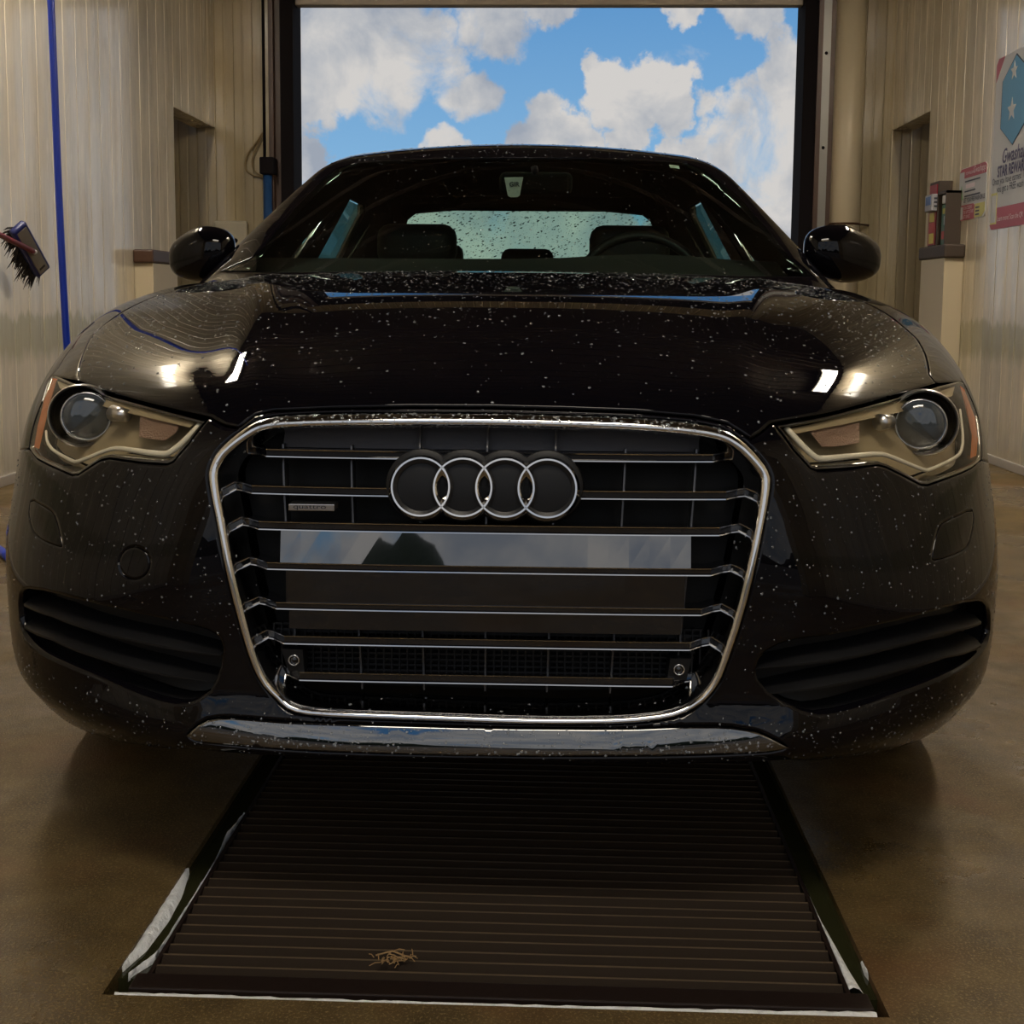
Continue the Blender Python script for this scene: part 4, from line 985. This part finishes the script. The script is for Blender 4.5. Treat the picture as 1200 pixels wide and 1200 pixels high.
tag(mb.build('straw_clump', 'straw'), 'small clump of dry straw lying on the grate', 'debris')

# ================================================================== LEFT WALL THINGS
# blue hose from the ceiling boom down to the floor
D_h = 3.45
hp = onplane([(58, -40), (60, 10), (63.5, 90), (67, 180), (70, 250), (74, 330), (78.5, 410)], 1, D_h)
end = hp[-1]; pts = [np.array([hp[0][0]-.02, D_h, ZC-.02]), np.array([hp[0][0]-.01, D_h, 2.9])]+list(hp)
pts += [end+np.array([.02, .0, -.25]), np.array([end[0]+.03, D_h-.02, .12]), np.array([end[0]-.02, D_h-.12, .03]), np.array([end[0]-.12, D_h-.35, .016])]
g2 = onplane([(18, 660), (0, 644), (-40, 620), (-120, 610)], 2, .016)
pts += list(g2)
pts = chaikin(np.array(pts), 2, False)
tag(MB().tube(list(pts), .0150, 12).build('water_hose', 'blue_rubber', None, True), 'bright blue hose hanging down the cladding wall and trailing along the floor', 'hose')
# foam brush on a red handle, resting against the wall
pb = lambda px, x: onplane([px], 0, x)[0]
bc = pb((38, 294), -2.40); e_long = pb((54, 321), -2.40)-pb((24, 267), -2.40); Lb = np.linalg.norm(e_long); e_long /= Lb
nrm = np.array([.62, -.76, .10]); nrm -= e_long*(nrm@e_long); nrm /= np.linalg.norm(nrm); e_w = np.cross(nrm, e_long)
br = thing('wash_brush', tuple(bc), 'blue rimmed wash brush with dark bristles on a red handle', 'brush')
def brect(l, w, d0, d1, name, mat, bev=.006):
    V, Fc = rounded((-l/2, -w/2, d0), (l/2, w/2, d1), bev); V = [bc+e_long*v[0]+e_w*v[1]+nrm*v[2] for v in V]; return obj(name, V, Fc, mat, br, True)
Lr = Lb*.98
blk = brect(Lr, .085, -.035, .004, 'brush_block', 'brush_blue', .012); brect(Lr*.90, .058, .001, .0065, 'block_face', 'brush_grey', .004)
brect(.012, .034, .006, .009, 'face_slot', 'bristle_dark', .002).location = Vector(e_long*Lr*.36)
hd = pb((0, 272), -2.30)-pb((42, 293), -2.33); hd /= np.linalg.norm(hd); h0 = bc+nrm*.010
MB().tube([h0, h0+hd*1.0], .0125, 12).build('handle', 'red_plastic', br, True); MB().tube([h0-hd*.012, h0+hd*.012], .013, 12).build('handle_tip', 'white_plastic', br, True)
mb = MB()
for i in range(190):
    a = (rng.random()-.5)*Lr*.94; w = (rng.random()-.5)*.075; p = bc+e_long*a+e_w*w-nrm*.03
    dr_ = -nrm*(.055+.03*rng.random())+e_long*.03*rng.normal()+np.array([0, 0, -.055-.05*rng.random()])+e_w*rng.normal()*.012
    mb.tube([p, p+dr_*.6, p+dr_+np.array([0, 0, -.012])], [.006, .0045, .0006], 4)
bs = mb.build('bristles', 'bristle_dark', br); bs['kind'] = 'stuff'
hk = h0+hd*.9; tag(MB().box((XL+.009, hk[1]-.04, hk[2]-.05), (hk[0]+.03, hk[1]+.04, hk[2]-.024), bev=.004).build('brush_bracket', 'galvanised'), 'steel wall bracket holding the red brush handle', 'bracket')

# post with dark cap, one beside each side passage
def cap_post(x0, x1, y0, y1, z, label, mats=('post_panel', 'cap_wood')):
    r = thing('pier_post', ((x0+x1)/2, (y0+y1)/2, 0), label, 'post')
    MB().box((x0, y0, 0), (x1, y1, z), bev=.004).build('post_body', mats[0], r)
    MB().box((x0-(.012 if x0 > 0 else 0), y0-.03, z), (x1+(.012 if x0 < 0 else 0), y1+.03, z+.085), bev=.012).build('post_cap', mats[1], r)
    return r
cap_post(XL+.0105, XL+.13, 6.0, 6.5, 1.14, 'cream boxed post with dark brown cap behind the car, brush wall side', ('post_panel', 'brown_trim'))
XP = XR-.010
pP = onplane([(1118, 320), (1096, 320), (1070, 320)], 1, 6.45)
px0 = XP-.12; cap_post(px0, XP, 6.11, 6.60, 1.215, 'cream boxed post with worn brown cap carrying the two dispensers')
zt = 1.30
# two small dispensers on the cap
r = thing('card_dispenser', (px0+.06, 6.47, zt), 'tall narrow dispenser with red front and grey card reader', 'dispenser')
cx0, cx1, cy0, cy1 = px0+.02, XP-.0, 6.385, 6.575
MB().box((cx0+.01, cy0, zt), (cx1, cy1, zt+.42), bev=.004).build('cabinet', 'cap_wood', r)
MB().box((cx0+.004, cy0+.02, zt+.30), (cx0+.010, cy1-.02, zt+.40)).build('top_card', 'pack_red', r)
MB().box((cx0+.004, cy0+.02, zt+.01), (cx0+.010, cy1-.02, zt+.24)).build('red_card', 'pack_red', r)
for z0_, z1_, mt in ((.16, .22, 'pack_yellow'), (.09, .155, 'ink_red'), (.02, .085, 'pack_yellow')): MB().box((cx0+.001, cy0+.05, zt+z0_), (cx0+.004, cy1-.05, zt+z1_)).build('card_patch', mt, r)
MB().box((cx0-.035, cy0-.01, zt+.225), (cx0+.01, cy1-.05, zt+.335), bev=.008).build('card_reader', 'device_grey', r)
MB().box((cx0-.037, cy0+.01, zt+.265), (cx0-.034, cy1-.075, zt+.32)).build('reader_screen', 'screen_blue', r)
for i in range(3): MB().box((cx0-.02+.0, cy0-.012, zt+.25+i*.025), (cx0+.0, cy0-.009, zt+.262+i*.025)).build('reader_button', 'ink_dark', r)
r = thing('product_dispenser', (px0+.06, 6.24, zt), 'open brown display box holding a green product pack', 'dispenser')
cy0, cy1 = 6.19, 6.37
bxm = MB(); bxm.box((cx0+.06, cy0, zt), (cx1, cy1, zt+.34)); bxm.box((cx0-.0, cy0, zt), (cx0+.06, cy0+.015, zt+.34)); bxm.box((cx0, cy1-.015, zt), (cx0+.06, cy1, zt+.34)); bxm.box((cx0, cy0, zt+.325), (cx1, cy1, zt+.34)); bxm.build('display_box', 'cap_wood', r)
MB().box((cx0+.02, cy0+.04, zt), (cx0+.06, cy1-.03, zt+.26), bev=.006).build('product_pack', 'pack_green', r)
MB().box((cx0+.018, cy0+.05, zt+.20), (cx0+.021, cy1-.06, zt+.235)).build('pack_patch', 'pack_yellow', r)
MB().box((cx0+.018, cy0+.05, zt+.13), (cx0+.021, cy0+.09, zt+.185)).build('pack_patch', 'sign_white', r)
MB().box((cx0+.018, cy0+.08, zt+.04), (cx0+.021, cy1-.05, zt+.09)).build('pack_patch', 'ink_red', r)
MB().box((cx0+.015, cy0+.05, zt+.265), (cx0+.06, cy0+.13, zt+.318), bev=.004).build('metal_clip', 'white_plastic', r)

# ================================================================== RIGHT WALL SIGNS
XS = XR-.009-.001
def sp(px): return onplane([px], 0, XS)[0]
EX, EY = np.array([0, -1., 0]), np.array([0, 0, 1.])           # reading direction runs towards the camera
def rrect(y0, z0, y1, z1, rad, n=5):
    out_ = []
    for (cy, cz, a0) in ((y1-rad, z1-rad, 0), (y0+rad, z1-rad, 90), (y0+rad, z0+rad, 180), (y1-rad, z0+rad, 270)):
        for i in range(n+1):
            a = math.radians(a0+90*i/n); out_.append((cy+rad*math.cos(a), cz+rad*math.sin(a)))
    return out_
def flat(loop, lift, mat, name, parent, thick=.0012):
    L = [(XS-lift, y, z) for y, z in loop]
    ar = sum(L[i][1]*L[(i+1) % len(L)][2]-L[(i+1) % len(L)][1]*L[i][2] for i in range(len(L)))
    if ar > 0: L = L[::-1]
    return MB().prism(L[::-1], (-thick, 0, 0)).build(name, mat, parent)
# large poster
a = sp((1170.7, 66)); b_ = sp((1159.3, 270)); yl = (a[1]+b_[1])/2; zt_, zb_ = a[2]-.02, b_[2]; ce_ = sp((1191, 115)); yr = yl-2*(yl-ce_[1])*.97
H_ = zt_-zb_; Wd = yl-yr
ps = thing('rewards_poster', (XS, (yl+yr)/2, zb_), 'large white poster with blue hexagon and red foot band', 'sign')
flat(rrect(yr, zb_, yl, zt_, .03), 0, 'sign_white', 'poster_board', ps, .004)
flat([(yl, zt_-.13), (yl, zt_-.03), (yl-.03, zt_), (yl-.13, zt_)], .004, 'sign_red', 'corner_flash', ps)
flat([(yl-.18*Wd, zb_), (yr, zb_), (yr, zb_+.125*H_), (yl-.18*Wd, zb_+.125*H_)], .004, 'sign_red', 'foot_band', ps)
flat([(yl, zb_+.03), (yl-.03, zb_), (yl-.18*Wd, zb_), (yl-.18*Wd, zb_+.03)], .004, 'sign_red', 'foot_band', ps)
flat([(yl-.01, zb_+.03), (yl-.17*Wd, zb_+.03), (yl-.17*Wd, zb_+.215*H_), (yl-.01, zb_+.215*H_)], .0045, 'sign_yellow', 'code_frame', ps)
flat([(yl-.018, zb_+.04), (yl-.16*Wd, zb_+.04), (yl-.16*Wd, zb_+.20*H_), (yl-.018, zb_+.20*H_)], .0055, 'sign_white', 'code_field', ps)
hy = (yl+yr)/2; hx = [sp((1195, 61)), sp((1176, 96)), sp((1173.5, 151)), sp((1187.5, 170))]
hw_ = hx[1][1]-hy
def hexa(k): return [(hy, zt_-.02-.25*(1-k)), (hy+hw_*k, hx[1][2]-.02*(1-k)), (hy+hw_*k, hx[2][2]+.02*(1-k)), (hy, hx[3][2]+.14*(1-k)), (hy-hw_*k, hx[2][2]+.02*(1-k)), (hy-hw_*k, hx[1][2]-.02*(1-k))]
flat(hexa(1.0), .0045, 'ink_dark', 'hexagon_border', ps); flat(hexa(.955), .0058, 'sign_blue', 'hexagon_field', ps)
def star(cy, cz, R_, n=5):
    return [(cy+(R_ if i % 2 == 0 else R_*.42)*math.sin(math.pi*i/n), cz+(R_ if i % 2 == 0 else R_*.42)*math.cos(math.pi*i/n)) for i in range(2*n)]
flat(star(hy+hw_*.15, (hx[1][2]+hx[2][2])/2-.05, .07), .0072, 'sign_white', 'printed_star', ps); flat(star(hy+.02, hx[1][2]+.03, .055), .0072, 'sign_white', 'printed_star', ps)
def put(body, y_left, z, size, mat, par, lift=.0062, sq=1., shear=0, align='LEFT', bold=0.):
    return text(body, size, mat, (XS-lift, y_left, z), EX, EY, par, 'lettering', squeeze=sq, align=align, shear=shear, depth=0, bold=bold)
put('Gwashapp', sp((1175, 190))[1], sp((1177, 191))[2]+.0, .115, 'ink_violet', ps, sq=.86, shear=.25, bold=.015)
put('STAR REWARDS', sp((1170, 206))[1], sp((1171, 207.5))[2], .085, 'ink_violet', ps, sq=.78, bold=.035)
put('Once you have earned 10', sp((1164, 217))[1], sp((1164, 218))[2], .058, 'ink_dark', ps, sq=.84)
put('you get a FREE wash', sp((1169, 226))[1], sp((1169, 226))[2], .058, 'ink_dark', ps, sq=.84)
put('Learn more! Scan the QR', yl-.20*Wd, zb_+.045*H_, .042, 'ink_pale', ps, sq=.9)
# small sign
c4 = [sp((1125.7, 199.5)), sp((1157.7, 188.4)), sp((1155, 254)), sp((1123.5, 259))]
yl = (c4[0][1]+c4[3][1])/2; yr = (c4[1][1]+c4[2][1])/2; zt_ = (c4[0][2]+c4[1][2])/2; zb_ = (c4[2][2]+c4[3][2])/2; Wd = yl-yr; H_ = zt_-zb_
ss = thing('app_sign', (XS, (yl+yr)/2, zb_), 'small white sign with red header beside the dispensers', 'sign')
Y = lambda u: yl-u*Wd
Z = lambda v: zb_+v*H_
flat(rrect(yr, zb_, yl, zt_, .035), 0, 'sign_white', 'sign_board', ss, .004)
flat([(Y(.01), Z(.93)), (Y(.06), Z(.99)), (Y(.93), Z(1)), (Y(.995), Z(.95)), (Y(.995), Z(.80)), (Y(.19), Z(.80)), (Y(.19), Z(.93))], .004, 'sign_red', 'header_band', ss)
flat([(Y(0), Z(.29)), (Y(.56), Z(.29)), (Y(.62), Z(.25)), (Y(.62), Z(0)), (Y(.06), Z(0)), (Y(0), Z(.05))], .004, 'sign_red', 'foot_panel', ss)
flat([(Y(.62), Z(.27)), (Y(.985), Z(.27)), (Y(.985), Z(.10)), (Y(.88), Z(.01)), (Y(.62), Z(.01))], .0042, 'sign_yellow', 'price_panel', ss)
flat([(Y(.02), Z(.26)), (Y(.19), Z(.26)), (Y(.19), Z(.02)), (Y(.02), Z(.02))], .0055, 'sign_white', 'code_field', ss)
put('Gwashapp', Y(.52), Z(.86), .055, 'ink_pale', ss, sq=.95, shear=.25); put('DOWNLOAD', Y(.24), Z(.86), .026, 'ink_pale', ss, sq=1.0)
for v, u1 in ((.72, .78), (.53, .62), (.44, .80)): flat([(Y(.22), Z(v)), (Y(u1), Z(v)), (Y(u1), Z(v+.028)), (Y(.22), Z(v+.028))], .0052, 'ink_dark', 'print_line', ss, .0006)
flat([(Y(.26), Z(.60)), (Y(.60), Z(.60)), (Y(.60), Z(.68)), (Y(.26), Z(.68))], .0052, 'ink_pale', 'print_line', ss, .0006)
put('GET YOUR FREE WASH ON US', Y(.20), Z(.335), .040, 'ink_dark', ss, sq=.70, bold=.02)
for i, tx in enumerate(('SCAN CODE IN', 'THE APP TO START', 'GET SERVICE')): put(tx, Y(.21), Z(.20-.085*i), .030, 'ink_pale', ss, sq=.72)
for v in (.18, .115, .05): flat([(Y(.66), Z(v)), (Y(.80), Z(v)), (Y(.80), Z(v+.03)), (Y(.66), Z(v+.03))], .0058, 'ink_dark', 'print_line', ss, .0006)
flat([(Y(.03), Z(.40)), (Y(.16), Z(.40)), (Y(.13), Z(.56)), (Y(.10), Z(.68)), (Y(.07), Z(.56))], .0052, 'sign_green', 'printed_bottle', ss, .0006)

# ================================================================== FAR WALL THINGS
YW = YB-.009
pv = onplane([(978, 100), (1013, 100)], 1, YB-.13); rad = (pv[1][0]-pv[0][0])/2; pxc = (pv[0][0]+pv[1][0])/2
r = thing('vertical_pipe', (pxc, YB-.009-rad, 0), 'thick cream vertical pipe strapped to the end wall beside the door', 'pipe')
MB().tube([(pxc, YW-rad, 0), (pxc, YW-rad, ZC-.03)], rad, 28).build('pipe_body', 'pipe_pvc', r, True)
zs = onplane([(1000, 262)], 1, YB-.2)[0][2]
MB().tube([(pxc+(rad+.004)*math.cos(a), YW-rad+(rad+.004)*math.sin(a), zs) for a in np.linspace(math.pi, 2*math.pi, 17)], .008, 6).tube([(pxc+rad, YW-rad, zs), (pxc+rad+.10, YW-.005, zs)], .008, 6).build('pipe_strap', 'brown_trim', r)
a = onplane([(252, 259)], 1, YW)[0]; b_ = onplane([(292, 302)], 1, YW)[0]
r = thing('socket_plate', ((a[0]+b_[0])/2, YW, b_[2]), 'pale rounded cover plate with two dark holes on the end wall', 'cover plate')
MB().box((a[0], YW-.06, b_[2]-.05), (b_[0], YW, a[2]), bev=.02).build('plate_box', 'plate_cover', r)
for px in ((276, 282), (276, 291.5)):
    p = onplane([px], 1, YW-.06)[0]; MB().lathe([(0, .012), (.016, .010), (.018, 0)], p, (0, -1, 0), 14).build('plate_hole', 'black_trim', r)
P = onplane([(308, 155), (300, 168), (291, 178), (287, 190), (288, 200), (297, 206), (310, 208)], 1, YW-.02); P2 = onplane([(308, 158), (301, 172), (295, 186), (296, 198), (303, 205), (311, 206)], 1, YW-.03)
mb = MB(); mb.tube(list(chaikin(P, 2, False)), .007, 6); mb.tube(list(chaikin(P2, 2, False)), .006, 6)
tag(mb.build('cable_loop', 'cable_tan', None, True), 'loose tan cable loop on the end wall beside the door track', 'cable')
p = onplane([(313, 200), (313, 300)], 1, YB-.2)
r = thing('blue_pipe', (p[0][0], p[0][1], 0), 'dull blue conduit pipe beside the dark door track', 'pipe')
plain('blue_pipe', (.012, .055, .16), .45)
MB().tube([(p[0][0], YB-.19, 0), (p[0][0], YB-.19, p[0][2])], .034, 14).build('pipe_body', 'blue_pipe', r, True)
MB().box((p[0][0]-.05, YB-.245, p[0][2]-.03), (p[0][0]+.06, YB-.11, p[0][2]+.10), bev=.01).build('pipe_valve', 'black_trim', r)
MB().tube([(p[0][0]-.02, YB-.19, p[0][2]+.08), (p[0][0]-.02, YB-.19, ZC-.03)], .012, 8).build('thin_conduit', 'black_trim', r, True)

# ================================================================== OUTSIDE, BEHIND THE CAMERA
n = 160; V = []; A = np.linspace(math.radians(200), math.radians(340), n)
hts = 3.2+1.8*np.sin(np.arange(n)*.21)+1.3*np.sin(np.arange(n)*.53+1)+rng.random(n)*1.2
for i, a in enumerate(A):
    R_ = 55+2*math.sin(i*.4)
    for dr_, z in ((0, -.1), (-1.2, hts[i]*.5), (0, hts[i]), (3, hts[i]*.8), (4, -.1)): V.append(((R_+dr_)*math.cos(a), (R_+dr_)*math.sin(a), z))
tag(obj('tree_belt', V, [(i*5+j, i*5+j+1, i*5+6+j, i*5+5+j) for i in range(n-1) for j in range(4)], 'leaf_dark', None, True), 'dark belt of trees across the yard, mirrored in the grille panel', 'trees', kind='stuff')
